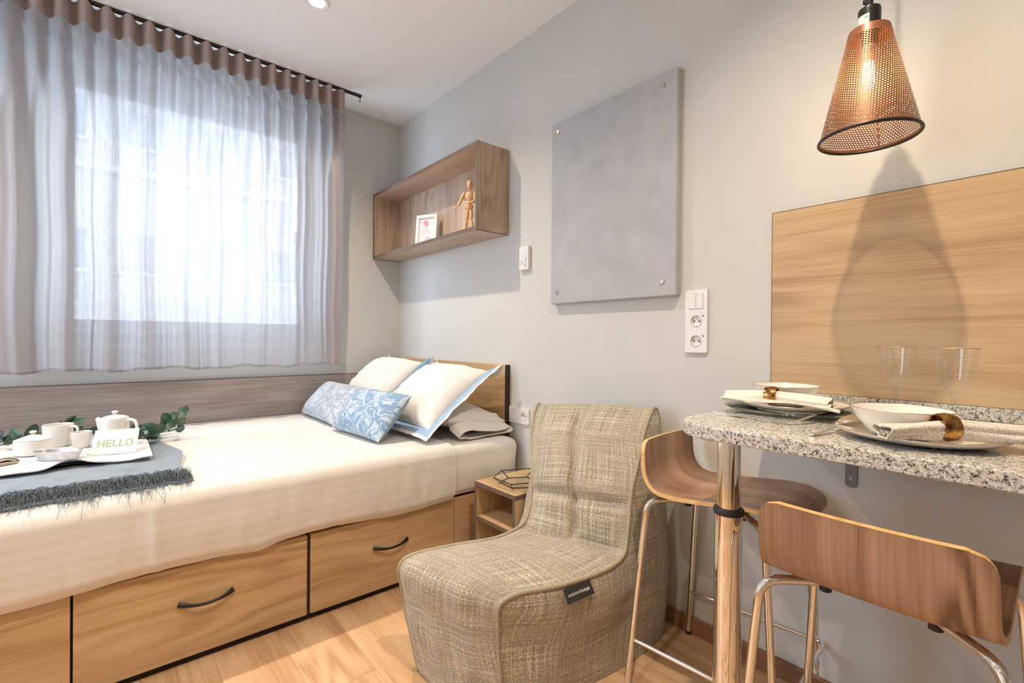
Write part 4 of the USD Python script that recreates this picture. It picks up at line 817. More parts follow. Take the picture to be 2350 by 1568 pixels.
for b in ((SX - .0012, SX - .0002, SY0 + ST, SY1 - ST, SZ0, SZ0 + ST), (SX - .0012, SX - .0002, SY0 + ST, SY1 - ST, SZ1 - ST, SZ1), (SX - .0012, SX - .0002, SY0, SY0 + ST, SZ0, SZ1), (SX - .0012, SX - .0002, SY1 - ST, SY1, SZ0, SZ1), (SX, -.001, SY0, SY0 + ST, SZ0 - .0008, SZ0 - .0001), (SX, -.001, SY1 - ST, SY1, SZ0 - .0008, SZ0 - .0001)):
    sh.part('edge_band', box(*b, 0), M['edge'], False)
FZ = SZ0 + ST
fa = math.radians(-28); fxv = np.array([-math.sin(-fa) * 0 + math.cos(fa + -PI / 2), math.sin(fa - PI / 2), 0]); 
fx_ = np.array([.46, -.888, 0]); fx_ /= np.linalg.norm(fx_); fzv = np.array([-.888, -.46, .0]); fzv /= np.linalg.norm(fzv); lean = .10
fy_ = np.array([0, 0, 1.0]) * math.cos(lean) - fzv * math.sin(lean); fn = np.cross(fx_, fy_)
fo = np.array([-.107, -.548, FZ + .0005])
pf = T('picture_frame', 'white picture frame with a pink and grey print on the shelf', 'picture frame', fo)
W_, H_ = .150, .205
def fb(x0, x1, y0, y1, z0, z1, b=.0012): return basis(box(x0, x1, y0, y1, z0, z1, b), fo, fx_, fy_, fn)
pf.part('frame', join(fb(-W_ / 2, W_ / 2, 0, .02, -.010, .008), fb(-W_ / 2, W_ / 2, H_ - .02, H_, -.010, .008), fb(-W_ / 2, -W_ / 2 + .02, .02, H_ - .02, -.010, .008), fb(W_ / 2 - .02, W_ / 2, .02, H_ - .02, -.010, .008)), M['white_gloss'], False)
pr_ = pf.part('print', fb(-W_ / 2 + .02, W_ / 2 - .02, .02, H_ - .02, -.006, -.004, 0), M['mat_white'], False)
def blob(cx, cy, r, seed, sx=1.0):
    a = np.linspace(0, 2 * PI, 28)[:-1]; rg = np.random.default_rng(seed); rr = r * (1 + .18 * np.sin(2 * a + rg.uniform(0, 6)) + .12 * np.sin(3 * a + rg.uniform(0, 6)))
    return basis(extrude(Polygon(np.stack([cx + rr * np.cos(a) * sx, cy + rr * np.sin(a)], 1)), .0004, -.0038), fo, fx_, fy_, fn)
pf.part('print_blot', blob(-.008, .152, .020, 1, .9), M['pink'], False, parent=pr_)
pf.part('print_blot', blob(.012, .045, .026, 2, .8), M['lilac'], False, parent=pr_)
pf.part('print_blot', join(*[blob(-.03 + .012 * (k % 5) + .003 * (k // 5), .085 + .013 * (k // 5) + .004 * (k % 3), .0042, 10 + k) for k in range(13)]), M['lilac'], False, parent=pr_)
pf.part('backrest', basis(box(-.03, .03, 0, .13, -.0012, .0012, .0005), fo - fn * .060 + np.array([0, 0, .0]), fx_, (lambda v: v / np.linalg.norm(v))(np.array([0, 0, 1.0]) * .93 + fn * .33), np.cross(fx_, (lambda v: v / np.linalg.norm(v))(np.array([0, 0, 1.0]) * .93 + fn * .33))), M['black'], False)
# jointed wooden figure
mo = np.array([-.118, -1.030, FZ]); mn = T('wooden_mannequin', 'jointed pale wood artist mannequin standing at the near end of the shelf', 'mannequin', mo)
ex, ey = np.array([.60, -.80, 0]), np.array([-.80, -.60, 0])      # figure's picture-right, and towards the viewer
def W(a, b, z): return mo + ex * a + ey * b + np.array([0, 0, z])
def limb(p, q, r0, r1, n=16):
    p, q = np.array(p), np.array(q); t = np.linspace(0, 1, n); rad = r0 + (r1 - r0) * t + .0025 * np.sin(t * PI); rad = rad * np.clip(np.sqrt(np.clip(np.minimum(t, 1 - t) * 9, .02, 1)), .25, 1); return tube(p + (q - p) * t[:, None], rad, 16)
def egg(c, rx, ry, rz, taper=0.0):
    m = trimesh.creation.icosphere(3); v = m.vertices; k = 1 + taper * v[:, 2]; m.vertices = np.stack([v[:, 0] * rx * k, v[:, 1] * ry * k, v[:, 2] * rz], 1); m.apply_transform(np.array([[ex[0], ey[0], 0, 0], [ex[1], ey[1], 0, 0], [0, 0, 1, 0], [0, 0, 0, 1]])); m.apply_translation(c); return m
WD = M['manikin']
mn.part('stand_rod', tube([W(.012, -.004, .003), W(.012, -.004, .135)], .0016, 8), M['steel'], True)
mn.part('stand_base', lathe([(0, 0), (.040, 0), (.042, .002), (.040, .006), (0, .006)], 40, W(.012, -.004, .0005)), WD, 35)
mn.part('pelvis', join(egg(W(0, 0, .150), .024, .016, .020, -.1)), WD, True)
mn.part('waist', egg(W(0, 0, .170), .015, .012, .012), WD, True)
mn.part('chest', egg(W(.002, 0, .203), .026, .018, .029, .18), WD, True)
mn.part('neck', tube([W(.003, 0, .228), W(.003, 0, .244)], .006, 14), WD, True)
mn.part('head', egg(W(.003, .002, .266), .0165, .0185, .0255, .14), WD, True)
for k, (hx, kn_, ft) in enumerate((((-.010, 0, .134), (-.014, .002, .072), (-.024, .004, .012)), ((.012, 0, .134), (.013, .006, .074), (.022, .002, .016)))):
    mn.part('thigh', limb(W(*hx), W(*kn_), .0105, .0080), WD, True); mn.part('knee', egg(W(*kn_), .0072, .0072, .0072), WD, True)
    mn.part('shin', limb(W(*kn_), W(*ft), .0086, .0058), WD, True); mn.part('foot', egg(W(ft[0], ft[1] + .012, .0075 + .001), .0085, .020, .0065), WD, True)
for sh_, el, ha, hd in (((-.029, 0, .222), (-.048, .006, .182), (-.058, .010, .152), (-.074, .016, .142)), ((.032, 0, .222), (.034, .004, .180), (.016, .022, .163), (.004, .026, .160))):
    mn.part('shoulder', egg(W(*sh_), .0085, .0085, .0085), WD, True); mn.part('upper_arm', limb(W(*sh_), W(*el), .0088, .0070), WD, True)
    mn.part('elbow', egg(W(*el), .0062, .0062, .0062), WD, True); mn.part('forearm', limb(W(*el), W(*ha), .0075, .0052), WD, True); mn.part('hand', egg(W(*hd), .0135, .0075, .0065), WD, True)

# ================================================================== RIGHT WALL: BOARD, CONTROLS, SOCKETS, WOOD PANEL
pb = T('pin_board', 'grey fabric pin board with four metal studs on the wall', 'pin board', (-.017, -1.896, 1.217))
m = box(-.034, -.001, -2.2185, -1.573, 1.217, 2.055, .0)
pts = []
bw = trimesh.creation.box([.033, .6455, .838]); m = trimesh.Trimesh(*arr(bw), process=False)
rb = m3.Manifold.batch_hull([m3.Manifold.sphere(.006, 20).translate((x, y, z)) for x in (-.028, -.007) for y in (-2.2125, -1.579) for z in (1.223, 2.049)])
pb.part('panel', rb, M['felt'], 40)
for y, z in ((-1.617, 2.007), (-2.161, 2.007), (-1.615, 1.271), (-2.163, 1.272)): pb.part('stud', lathe([(0, .005), (.008, .0048), (.0095, .003), (.0095, 0), (0, 0)], 28).apply_transform(trimesh.transformations.rotation_matrix(-PI / 2, [0, 1, 0])).apply_translation([-.0339, y, z]), M['brass'], 35)
tc_ = T('thermostat', 'small white wall thermostat with a screen and keys', 'thermostat', (-.01, -1.366, 1.461))
tb = tc_.part('housing', box(-.020, -.0005, -1.4005, -1.3315, 1.402, 1.5205, .002), M['white_plastic'], False)
tc_.part('screen', box(-.0212, -.0201, -1.388, -1.349, 1.467, 1.493, .0003), M['lcd'], False)
for y, z, w, h in ((-1.381, 1.455, .016, .006), (-1.380, 1.446, .012, .004), (-1.380, 1.437, .012, .004), (-1.380, 1.424, .014, .010)): tc_.part('key', box(-.0210, -.0201, y - w / 2, y + w / 2, z - h / 2, z + h / 2, .0002), M['grey_plastic'], False)
for k in range(9): tc_.part('key', box(-.0208, -.0201, -1.3445 - .006 * (k % 3) - .0045, -1.3445 - .006 * (k % 3), 1.447 - .009 * (k // 3), 1.4505 - .009 * (k // 3), .0002), M['grey_plastic'], False)
def socket(t_, cy, cz):
    b = t_.part('socket', lathe([(.0215, .0105), (.0200, .0115), (.0190, .0100), (.0185, -.010 + .012), (0, .002)], 40).apply_transform(trimesh.transformations.rotation_matrix(-PI / 2, [0, 1, 0])).apply_translation([-.0, cy, cz]), M['white_plastic'], 35)
    t_.part('contact_hole', join(*[cyl((-.0035, cy + s, cz), .0026, .002, -1, 16, b=.0002) for s in (-.0095, .0095)]), M['dark'], 30, parent=b)
    t_.part('earth_clip', join(box(-.009, -.003, cy - .002, cy + .002, cz + .0165, cz + .0185, .0003), box(-.009, -.003, cy - .002, cy + .002, cz - .0185, cz - .0165, .0003)), M['steel'], False, parent=b)
def frame_cut(y0, y1, z0, z1, holes, depth=.0095):
    pl = Polygon([(y0, z0), (y1, z0), (y1, z1), (y0, z1)]).buffer(-.003).buffer(.003, 4)
    for hy, hz, hr in holes: pl = pl.difference(Polygon([(hy - hr, hz - hr), (hy + hr, hz - hr), (hy + hr, hz + hr), (hy - hr, hz + hr)]) if hr > .0225 else Point(hy, hz).buffer(hr, 24))
    m = extrude(pl, depth); return trimesh.Trimesh(np.stack([-m.vertices[:, 2] - .0005, m.vertices[:, 0], m.vertices[:, 1]], 1), m.faces[:, ::-1], process=False)
s1 = T('wall_socket', 'white double plate with a light switch and a socket beside the headboard', 'wall socket', (-.005, -1.326, .664))
s1.part('plate', frame_cut(-1.403, -1.250, .6235, .7045, [(-1.2875, .664, .0275), (-1.3655, .664, .022)]), M['white_plastic'], False)
s1.part('rocker', box(-.0125, -.001, -1.3145, -1.2605, .637, .691, .0015), M['white_plastic'], False); socket(s1, -1.3655, .664)
s2 = T('wall_socket', 'tall white triple plate with one switch and two sockets under the pin board', 'wall socket', (-.005, -2.2845, 1.122))
s2.part('plate', frame_cut(-2.3265, -2.2435, 1.0095, 1.2345, [(-2.285, 1.193, .0275), (-2.285, 1.122, .022), (-2.285, 1.051, .022)]), M['white_plastic'], False)
s2.part('rocker', box(-.0125, -.001, -2.2845, -2.258, 1.166, 1.220, .0015), M['white_plastic'], False); s2.part('rocker', box(-.0125, -.001, -2.312, -2.2855, 1.166, 1.220, .0015), M['white_plastic'], False)
socket(s2, -2.285, 1.122); socket(s2, -2.285, 1.051)
for z in (1.122, 1.051): s2.part('shutter_slot', basis(box(-.0045, .0045, -.0013, .0013, -.0006, .0006, .0002), (-.0104, -2.3115, z + .0185), (0, -.78, -.62), (0, .62, -.78), (-1, 0, 0)), M['dark'], False)
BE = -3.75
wp = T('wall_panel', 'light oak splashback panel on the wall above the granite bar', 'wall panel', (-.006, -3.1, .898))
wp.part('panel', box(-.0115, -.0005, BE, -2.5405, .8985, 1.4565, .0006), M['oak_y'], False)
wp.part('edge_strip', join(box(-.012, -.0005, BE, -2.5395, 1.4566, 1.4580, 0), box(-.012, -.0005, -2.5404, -2.5393, .8985, 1.4566, 0)), M['edge'], False)

# ================================================================== PENDANT LAMP
PX, PY = -.250, -2.843; PZ0, PZ1 = 1.534, 1.786; R0, R1 = .0985, .0405
pl = T('pendant_lamp', 'pendant lamp with a copper perforated cone shade above the bar', 'pendant lamp', (PX, PY, PZ0))
sl = math.hypot(PZ1 - PZ0, R0 - R1); sa = (R0 - R1) / sl; rho0, rho1 = R0 / sa, R1 / sa; ang = 2 * PI * sa
def cone_pt(rho, phi):
    t = phi / sa + PI; r = rho * sa; z = PZ0 + (rho0 - rho) / sl * (PZ1 - PZ0); return np.stack([PX + r * np.cos(t), PY + r * np.sin(t), z], -1)
pitch = .0061; rows_ = int((sl - .030) / (pitch * .866)); V, F = [], []; n = 0
for i in range(rows_):
    rho = rho0 - .007 - (i + .5) * pitch * .866; cnt_ = int(round(ang * (rho0 + rho1) / 2 / pitch)); 
# flat sheet rolled into a cone: hex cells in the developed sector, each a six-sided ring round its hole
A0 = -ang / 2; hexa = np.arange(6) * PI / 3 + PI / 6; ho = pitch / math.sqrt(3); hi = .35 * pitch
a12 = np.arange(12) * PI / 6
ymax = rho0 - .0065; ymin = rho1 + .017
for iy in range(-90, 90):
    for ix in range(-90, 90):
        cxp = (ix + .5 * (iy % 2)) * pitch; cyp = iy * pitch * .866
        # sector's apex at origin, axis along +x
        rho, phi = math.hypot(cxp, cyp), math.atan2(cyp, cxp)
        if rho > ymax or rho < ymin or abs(phi) > ang / 2: continue
        oc = np.stack([cxp + ho * np.cos(hexa), cyp + ho * np.sin(hexa)], 1); ic = np.stack([cxp + hi * np.cos(hexa), cyp + hi * np.sin(hexa)], 1)
        V.append(np.vstack([oc, ic]))
        for k in range(6):
            k2 = (k + 1) % 6; F += [(n + k, n + k2, n + 6 + k2), (n + k, n + 6 + k2, n + 6 + k)]
        n += 12
V = np.vstack(V); mer = cone_pt(np.hypot(V[:, 0], V[:, 1]), np.arctan2(V[:, 1], V[:, 0]) + 0.0)
outn = mer - np.array([PX, PY, 0]); outn[:, 2] = 0; outn /= np.linalg.norm(outn, axis=1, keepdims=True)
pl.part('shade', trimesh.Trimesh(mer, F, process=False), M['shade'], False, label='copper cone shade pierced by thousands of round holes')
def cone_band(ra, rb, nm):
    t = np.linspace(-ang / 2, ang / 2, 121); g = np.stack([cone_pt(np.full(121, rr), t) for rr in np.linspace(ra, rb, 4)]); g = g[:, ::-1]
    return pl.part(nm, shell(g, .0006), M['copper'], 40)
cone_band(rho0 - .0080, rho0, 'lower_band'); cone_band(rho1, rho1 + .020, 'collar')
a = np.linspace(0, 2 * PI, 97)[:-1]
pl.part('rim', tube(np.stack([PX + R0 * np.cos(a), PY + R0 * np.sin(a), 0 * a + PZ0], 1), .0037, 10, closed=True), M['black'], True, label='black rolled rim')
pl.part('shade_seam', tube(np.stack([cone_pt(rho0 - .004, ang / 2), cone_pt(rho1 + .004, ang / 2)]), .0012, 6), M['copper'], True)
pl.part('top_plate', lathe([(.017, PZ1 - .003), (R1 - .001, PZ1 - .003), (R1 - .001, PZ1 - .0018), (.017, PZ1 - .0018), (.017, PZ1 - .003)], 48, (PX, PY, 0)), M['copper'], 35)
cap = pl.part('cap', lathe([(0, PZ1 + .055), (.006, PZ1 + .055), (.017, PZ1 + .0535), (.0215, PZ1 + .050), (.0225, PZ1 + .046), (.0225, PZ1 - .0010), (.0165, PZ1 - .0017), (.0165, PZ1 - .010), (0, PZ1 - .010)], 48, (PX, PY, 0)), M['black'], 35)
# sticker wrapped on the cap
la = math.atan2(CAM[1] - PY, CAM[0] - PX) - .62; sa_ = np.linspace(la - .62, la + .62, 14); zz = np.linspace(PZ1 + .002, PZ1 + .031, 5)
g = np.array([[(PX + .0231 * math.cos(q), PY + .0231 * math.sin(q), z) for q in sa_] for z in zz])
stk = pl.part('sticker', shell(g, .0003), M['paper'], True, parent=cap, label='small white rating sticker')
def on_cap(m, q0, zc):
    v = m.vertices - m.bounds.mean(0); q = q0 + v[:, 0] / .0233; r = .0234 + v[:, 2] * .2; m.vertices = np.stack([PX + r * np.cos(q), PY + r * np.sin(q), zc + v[:, 1]], 1); return m
marks = [on_cap(meshkit.text_mesh('CE', .0042, .0004, True), la + .36, PZ1 + .023)]
for k, w in enumerate((.014, .011, .013, .009)): marks.append(on_cap(box(-w / 2, w / 2, -.0005, .0005, -.0001, .0001, 0), la - .14 - (.014 - w) / .05, PZ1 + .0235 - .0048 * k))
pl.part('sticker_print', join(*marks), M['ink'], False, parent=cap)
pl.part('cord_grip', join(cyl((PX, PY, PZ1 + .0545), .0075, .022, 2, 24), cyl((PX - .0095, PY + .0065, PZ1 + .062), .0045, .009, 2, 16), box(PX - .012, PX, PY, PY + .007, PZ1 + .058, PZ1 + .073, .001)), M['black'], 30)
pl.part('cord', tube([(PX, PY, PZ1 + .07), (PX, PY, 2.2), (PX, PY, CEIL - .02)], .0034, 10), M['black'], True)
pl.part('ceiling_rose', lathe([(0, CEIL - .028), (.012, CEIL - .028), (.045, CEIL - .022), (.048, CEIL - .018), (.048, CEIL - .0005), (0, CEIL - .0005)], 40, (PX, PY, 0)), M['black'], 35)
pl.part('lamp_holder', cyl((PX, PY, PZ1 - .038), .0165, .029, 2, 32), M['black'], 30)
bz = PZ1 - .040
pl.part('bulb_glass', lathe([(.0125, bz), (.0130, bz - .010), (.0160, bz - .030), (.0215, bz - .052), (.0235, bz - .075), (.021, bz - .094), (.013, bz - .105), (0, bz - .108)], 40, (PX, PY, 0)), M['thin_glass'], True)
fil = [tube([(PX + .0075 * math.cos(q), PY + .0075 * math.sin(q), bz - .032), (PX + .0105 * math.cos(q), PY + .0105 * math.sin(q), bz - .082)], .0018, 8) for q in np.arange(4) * PI / 2 + .4]
pl.part('filament', join(*fil), M['bulb'], True, label='glowing warm filaments'); pl.part('filament_stem', tube([(PX, PY, bz), (PX, PY, bz - .034)], .003, 10), M['thin_glass'], True)

# ================================================================== GRANITE BAR
CT, CD = .865, -.622
ct = T('bar_counter', 'speckled grey granite bar top with a rounded corner and chrome leg', 'bar counter', (-.31, -3.1, 0))
sq = Polygon([(CD, BE), (-.001, BE), (-.001, -2.541), (CD, -2.541)])
rc = .115; pgn = Polygon([(CD, BE), (-.001, BE), (-.001, -2.541)] + [(CD + rc - rc * math.sin(t), -2.541 - rc + rc * math.cos(t)) for t in np.linspace(0, PI / 2, 18)])
lay = []
for inset, z in ((.0025, CT - .0300), (.0, CT - .0275), (0, CT - .004), (.0012, CT - .0012), (.004, CT)): lay.append((np.array(pgn.buffer(-inset, join_style=2).exterior.coords)[:-1], z))
base_n = len(lay[1][0]); 
slab = m3.Manifold.batch_hull([m3.Manifold.hull_points(np.column_stack([p_, np.full(len(p_), z)]).tolist()) for p_, z in lay])
ct.part('slab', slab, M['granite'], 40)
ct.part('backsplash', box(-.021, -.0005, BE, -2.5415, CT + .0002, .898, .0012), M['granite'], False)
LX, LY = -.530, -2.652
lg = ct.part('leg', cyl((LX, LY, .60), .0245, .2345, 2, 48), M['chrome'], 30, label='chrome tubular leg')
ct.part('leg_sleeve', cyl((LX, LY, .0), .0300, .660, 2, 48), M['chrome'], 30, parent=lg)
ct.part('leg_ring', lathe([(.0255, .657), (.0318, .657), (.0330, .660), (.0330, .667), (.0310, .6705), (.0255, .6705), (.0255, .657)], 48, (LX, LY, 0)), M['rubber'], 30, parent=lg)
ct.part('leg_foot', lathe([(.0301, 0.0005), (.052, .0005), (.054, .003), (.050, .007), (.0301, .010), (.0301, .0005)], 48, (LX, LY, 0)), M['chrome'], 30, parent=lg)
for by in (-2.755, -3.45):
    w = .0145
    pg_ = Polygon([(by - w, .66), (by + w, .66), (by + w, .834), (by - w, .834)]).union(Point(by, .652).buffer(w, 12)).buffer(.0)
    pg_ = Polygon([(by - w, .650), (by + w, .650), (by + w, .834), (by - w, .834)]).union(Polygon([(by + w * math.cos(t), .650 + .012 * math.sin(t)) for t in np.linspace(PI, 2 * PI, 12)]))
    m = extrude(pg_, .0045); m = trimesh.Trimesh(np.stack([-m.vertices[:, 2] - .0005, m.vertices[:, 0], m.vertices[:, 1]], 1), m.faces[:, ::-1], process=False)
    br_ = ct.part('bracket', join(m, box(-.40, -.0005, by - w, by + w, .8295, .8345, .0008)), M['bracket'], False, label='steel wall bracket')
    ct.part('bracket_bolt', join(cyl((-.0048, by, .664), .0058, .0012, -1, 20), cyl((-.0058, by, .664), .0036, .003, -1, 6)), M['steel'], 20, parent=br_)

# ------------------------------------------------------------------ place settings
def plate_prof(r, h, foot=.55): return [(0, .004), (r * foot, .004), (r * .70, .0065), (r * .90, .8 * h), (r, h), (r + .0006, h + .0004), (r + .0006, h - .0012), (r * .92, .8 * h - .004), (r * .72, .002), (r * foot, 0), (0, 0)]
def bowl_prof(r, h): return [(0, .0035), (r * .45, .0038), (r * .58, .010), (r * .80, .55 * h), (r - .0006, h), (r + .0004, h + .0004), (r + .0008, h - .0008), (r * .83, .52 * h), (r * .62, .006), (r * .50, .0005), (r * .42, 0), (0, 0)]
def rimring(c, r, z): a = np.linspace(0, 2 * PI, 97)[:-1]; return tube(np.stack([c[0] + r * np.cos(a), c[1] + r * np.sin(a), 0 * a + z], 1), .00075, 6, closed=True)
P1 = np.array([-.250, -2.680]); P2 = np.array([-.436, -2.968])
# glass charger with radiating flutes
nseg = 168; a = np.arange(nseg) * 2 * PI / nseg; fl_ = 1 + .0 * a
prof = [(.0, .004), (.070, .004), (.085, .0055), (.115, .0085), (.148, .0120), (.160, .0145), (.1615, .0150), (.1615, .0138), (.150, .0095), (.116, .0055), (.088, .0012), (.070, .0002), (0, .0002)]
Vv = []
for r, z in prof:
    am = .0016 if .08 < r < .157 else 0
    Vv.append(np.stack([P1[0] + r * np.cos(a), P1[1] + r * np.sin(a), CT + .0018 + z + am * np.where(np.arange(nseg) % 2, 1, -1)], 1))
m = trimesh.Trimesh(np.vstack(Vv), tri(grid_faces(len(prof), nseg, wrap_v=True)), process=False)
ch = T('glass_charger', 'clear fluted glass charger under the far place setting', 'charger plate', (*P1, CT)); ch.part('dish', m, M['charger_glass'], 12)
def setting(c, z, lp, lb, off):
    p = T('dinner_plate', lp, 'plate', (*c, z)); p.part('body', lathe(plate_prof(.130, .0165), 96, (*c, z)), M['porcelain'], 35); p.part('gold_rim', rimring(c, .1302, z + .0168), M['goldrim'], True)
    cb = (c[0] + off[0], c[1] + off[1]); b = T('soup_bowl', lb, 'bowl', (*cb, z + .0046)); b.part('body', lathe(bowl_prof(.080, .053), 96, (*cb, z + .0046)), M['porcelain'], 35); b.part('gold_rim', rimring(cb, .0802, z + .0046 + .0532), M['goldrim'], True)
setting(P1, CT + .0120, 'white dinner plate with a fine gold rim on the glass charger', 'white bowl with a gold rim on the far plate', (.022, .019))
setting(P2, CT + .0006, 'white dinner plate with a fine gold rim nearest the camera', 'white bowl with a gold rim on the near plate', (-.006, .024))
def goblet(x, y, label):
    z = CT + .0005; g = T('wine_goblet', label, 'wine glass', (x, y, z), group=None)
    g.part('bowl', lathe([(0, .0760), (.008, .0768), (.019, .0830), (.0265, .0920), (.0305, .105), (.0365, .140), (.0415, .1740), (.0418, .1743)], 64, (x, y, z)), M['thin_glass'], True)
    g.part('stem', lathe([(0, .0775), (.0060, .0765), (.0052, .0740), (.0048, .070), (.0048, .012), (.0065, .005), (0, .0045)], 32, (x, y, z)), M['solid_glass'], 40)
    g.part('foot', lathe([(0, .0045), (.0065, .0045), (.028, .0022), (.0345, .0012), (.0345, 0), (0, 0)], 56, (x, y, z)), M['solid_glass'], 40)
    g.part('gold_rim', rimring((x, y), .0415, z + .1744), M['goldrim'], True)
goblet(-.112, -2.874, 'clear goblet with a gold rim, the left one by the splashback')
goblet(-.205, -2.992, 'clear goblet with a gold rim, the right and nearer one')
# napkins in hammered rings
def napkin(label, A, B, z0, r, w0, w1, seed, mat):
    A, B = np.asarray(A, float), np.asarray(B, float); n = T('napkin', label, 'napkin', (*(A + B)[:2] / 2, z0)); ax = (B - A); ln = np.linalg.norm(ax); ax = ax / ln; sd = np.array([-ax[1], ax[0], 0]); rg = np.random.default_rng(seed)
    ts = np.linspace(0, 1, 44); aa = np.linspace(0, 2 * PI, 57); rows = []
    for t in ts:
        q = abs(t - .5) * 2; w = r * .82 + (w0 if t < .5 else w1) * q ** 1.6; h = r * .80 * (1 - .45 * q) + .002 * q
        fold = 1 + (.10 + .18 * q) * np.sin(3 * aa + 2.2 * seed + 2.5 * t) * np.clip(q * 2, .15, 1) + .06 * np.sin(7 * aa + seed)
        rr = np.stack([w * np.cos(aa) * fold, h * np.sin(aa) * fold], 1); cz = z0 + h * .98
        rows.append(A + ax * ln * t + sd * rr[:, :1] + np.array([0, 0, 1.0]) * rr[:, 1:] + np.array([0, 0, cz - A[2]]))
    G = np.array(rows); G[..., 2] = np.maximum(G[..., 2], z0 + .001); n.part('cloth', shell(G, .0020), mat, 60)
    a2 = np.array([1.0]); fl2 = []
    # loose folded layer inside, so that the open ends show cloth
    s2_ = np.linspace(-.8, .8, 25); G2 = np.array([[A + ax * ln * t + sd * (s * (r * .55 + (w0 if t < .5 else w1) * (abs(t - .5) * 2) ** 1.6 * .8)) + np.array([0, 0, z0 - A[2] + r * .55 * (1 - .3 * abs(t - .5) * 2) + .0035 * math.sin(s * 7 + seed)]) for s in s2_] for t in np.linspace(.02, .98, 30)]); n.part('inner_fold', shell(G2, .0016), M['linen'], 60)
    return ax
def ring(label, c, ax, r):
    c = np.asarray(c, float); t_ = T('napkin_ring', label, 'napkin ring', c); aa = np.arange(64) * 2 * PI / 64; sd = np.array([-ax[1], ax[0], 0]); up = np.array([0, 0, 1.0]); prof = [(r - .0012, -.013), (r + .0008, -.0135), (r + .0022, -.009), (r + .0034, 0), (r + .0022, .009), (r + .0008, .0135), (r - .0012, .013), (r - .0002, 0)]
    V = []
    for q, l in prof:
        nz = (meshkit.noise(np.stack([np.cos(aa) * 5, np.sin(aa) * 5, 0 * aa + l * 240], -1), 5) - .5) * .0011
        V.append(c + ax * l + (q + nz)[:, None] * (np.cos(aa)[:, None] * sd + np.sin(aa)[:, None] * up))
    t_.part('band', trimesh.Trimesh(np.vstack(V), tri(grid_faces(len(prof), 64, wrap_v=True, wrap_u=True)), process=False), M['gold'], 50)
z2 = CT + .0178; A2, B2 = (-.574, -2.943, z2), (-.414, -3.118, z2); ax2 = napkin('paisley napkin held by a gold ring on the near plate', A2, B2, z2, .0215, .006, .022, 3, M['paisley'])
ring('hammered gold napkin ring on the near plate', np.array([-.506, -3.017, z2 + .0215]), ax2, .0215)
z1 = CT + .0302; A1, B1 = (-.345, -2.560, z1 + .004), (-.325, -2.795, z1 + .004); ax1 = napkin('white striped napkin held by a gold ring on the far plate', A1, B1, z1, .0200, .016, .010, 7, M['linen'])
nq = 30; tt_ = np.linspace(-.02, 1.03, nq); ww = np.linspace(-1, 1, 21); A_, B_ = np.array(A1), np.array(B1); axn = (B_ - A_) / np.linalg.norm(B_ - A_); sdn = np.array([axn[1], -axn[0], 0])
G = np.array([[A_ + (B_ - A_) * t - sdn * (-.006) + sdn * w * (.020 + .014 * abs(t - .5) * 2) * (-1) + np.array([-.010, 0, .0022 + .0035 * (1 - w * w) + .0022 * math.sin(5 * w + 9 * t)]) for w in ww] for t in tt_])
G[..., 2] = np.maximum(G[..., 2], z1 + .0008); nlow = T('table_napkin', 'paisley cloth folded under the white napkin on the far plate', 'napkin', (A_ + B_) / 2); nlow.part('cloth', shell(G, .0018), M['paisley'], 60)
tw = np.linspace(0, 1, 60); ctr = np.array([-.352, -2.775, z1 + .004]) + np.outer(tw, [-.030, -.052, -.002])
nlow.part('tassel', join(*[tube(ctr + .0022 * np.stack([np.cos(40 * tw + p_), 0 * tw, np.sin(40 * tw + p_)], 1), .0021, 8) for p_ in (0, 2.1, 4.2)]), M['linen'], True)
ring('hammered bronze napkin ring on the far plate', np.array([-.337, -2.668, z1 + .020]), ax1, .0195)
# spoon and fork
so = CT + .001
sp_t = T('spoon', 'steel spoon leaning its bowl on the rim of the near plate', 'spoon', (-.50, -2.84, CT))
hp = smooth_path([(-.560, -2.828, so + .003), (-.535, -2.833, so + .0035), (-.50, -2.841, so + .008), (-.468, -2.848, so + .0145), (-.452, -2.851, so + .0180)], 24)
sp_t.part('handle', ribbon(hp, np.interp(np.linspace(0, 1, 24), [0, .1, .35, .8, 1], [.010, .0135, .010, .0060, .0075]), np.full(24, .0022)), M['cutlery'], 50)
aa = np.linspace(0, 1, 26); u_b = np.array([-.372, -2.862, so + .0235]) - hp[-1]; lnb = np.linalg.norm(u_b); u_b /= lnb; sdb = np.cross(u_b, [0, 0, 1.0]); sdb /= np.linalg.norm(sdb); upb = np.cross(sdb, u_b); rows = []
for t in aa:
    hw = .0170 * (math.sin(PI * min(1, t ** .85 * .98 + .02)) ** .6) + .0005; c_ = hp[-1] + u_b * lnb * t
    rows.append([c_ + sdb * hw * s + upb * (.0085 * (1 - s * s) * math.sin(PI * t) ** .7) for s in np.linspace(-1, 1, 15)])
sp_t.part('spoon_bowl', shell(np.array(rows), .0014), M['cutlery'], True)
fk = T('fork', 'steel fork with its handle resting up on the glass charger', 'fork', (-.44, -2.66, CT))
hp = smooth_path([(-.438, -2.645, so + .006), (-.444, -2.675, so + .008), (-.452, -2.712, so + .004), (-.455, -2.740, so + .002), (-.425, -2.762, so + .009), (-.378, -2.778, so + .0190)], 34)
fk.part('handle', ribbon(hp, np.interp(np.linspace(0, 1, 34), [0, .25, .6, 1], [.0068, .0055, .0075, .0115]), np.full(34, .0020)), M['cutlery'], 50)
fd = np.array([.004, .075, -.003]); fs = np.array([1.0, -.05, 0]); root = np.array([-.438, -2.645, so + .006])
rows = [[root + fd * t * .38 + fs * s * (.004 + .0085 * math.sin(min(1, t * 1.2) * PI / 2)) + np.array([0, 0, .0025 * (1 - t)]) for s in np.linspace(-1, 1, 9)] for t in np.linspace(0, 1, 12)]
fk.part('fork_head', shell(np.array(rows), .0018), M['cutlery'], True)
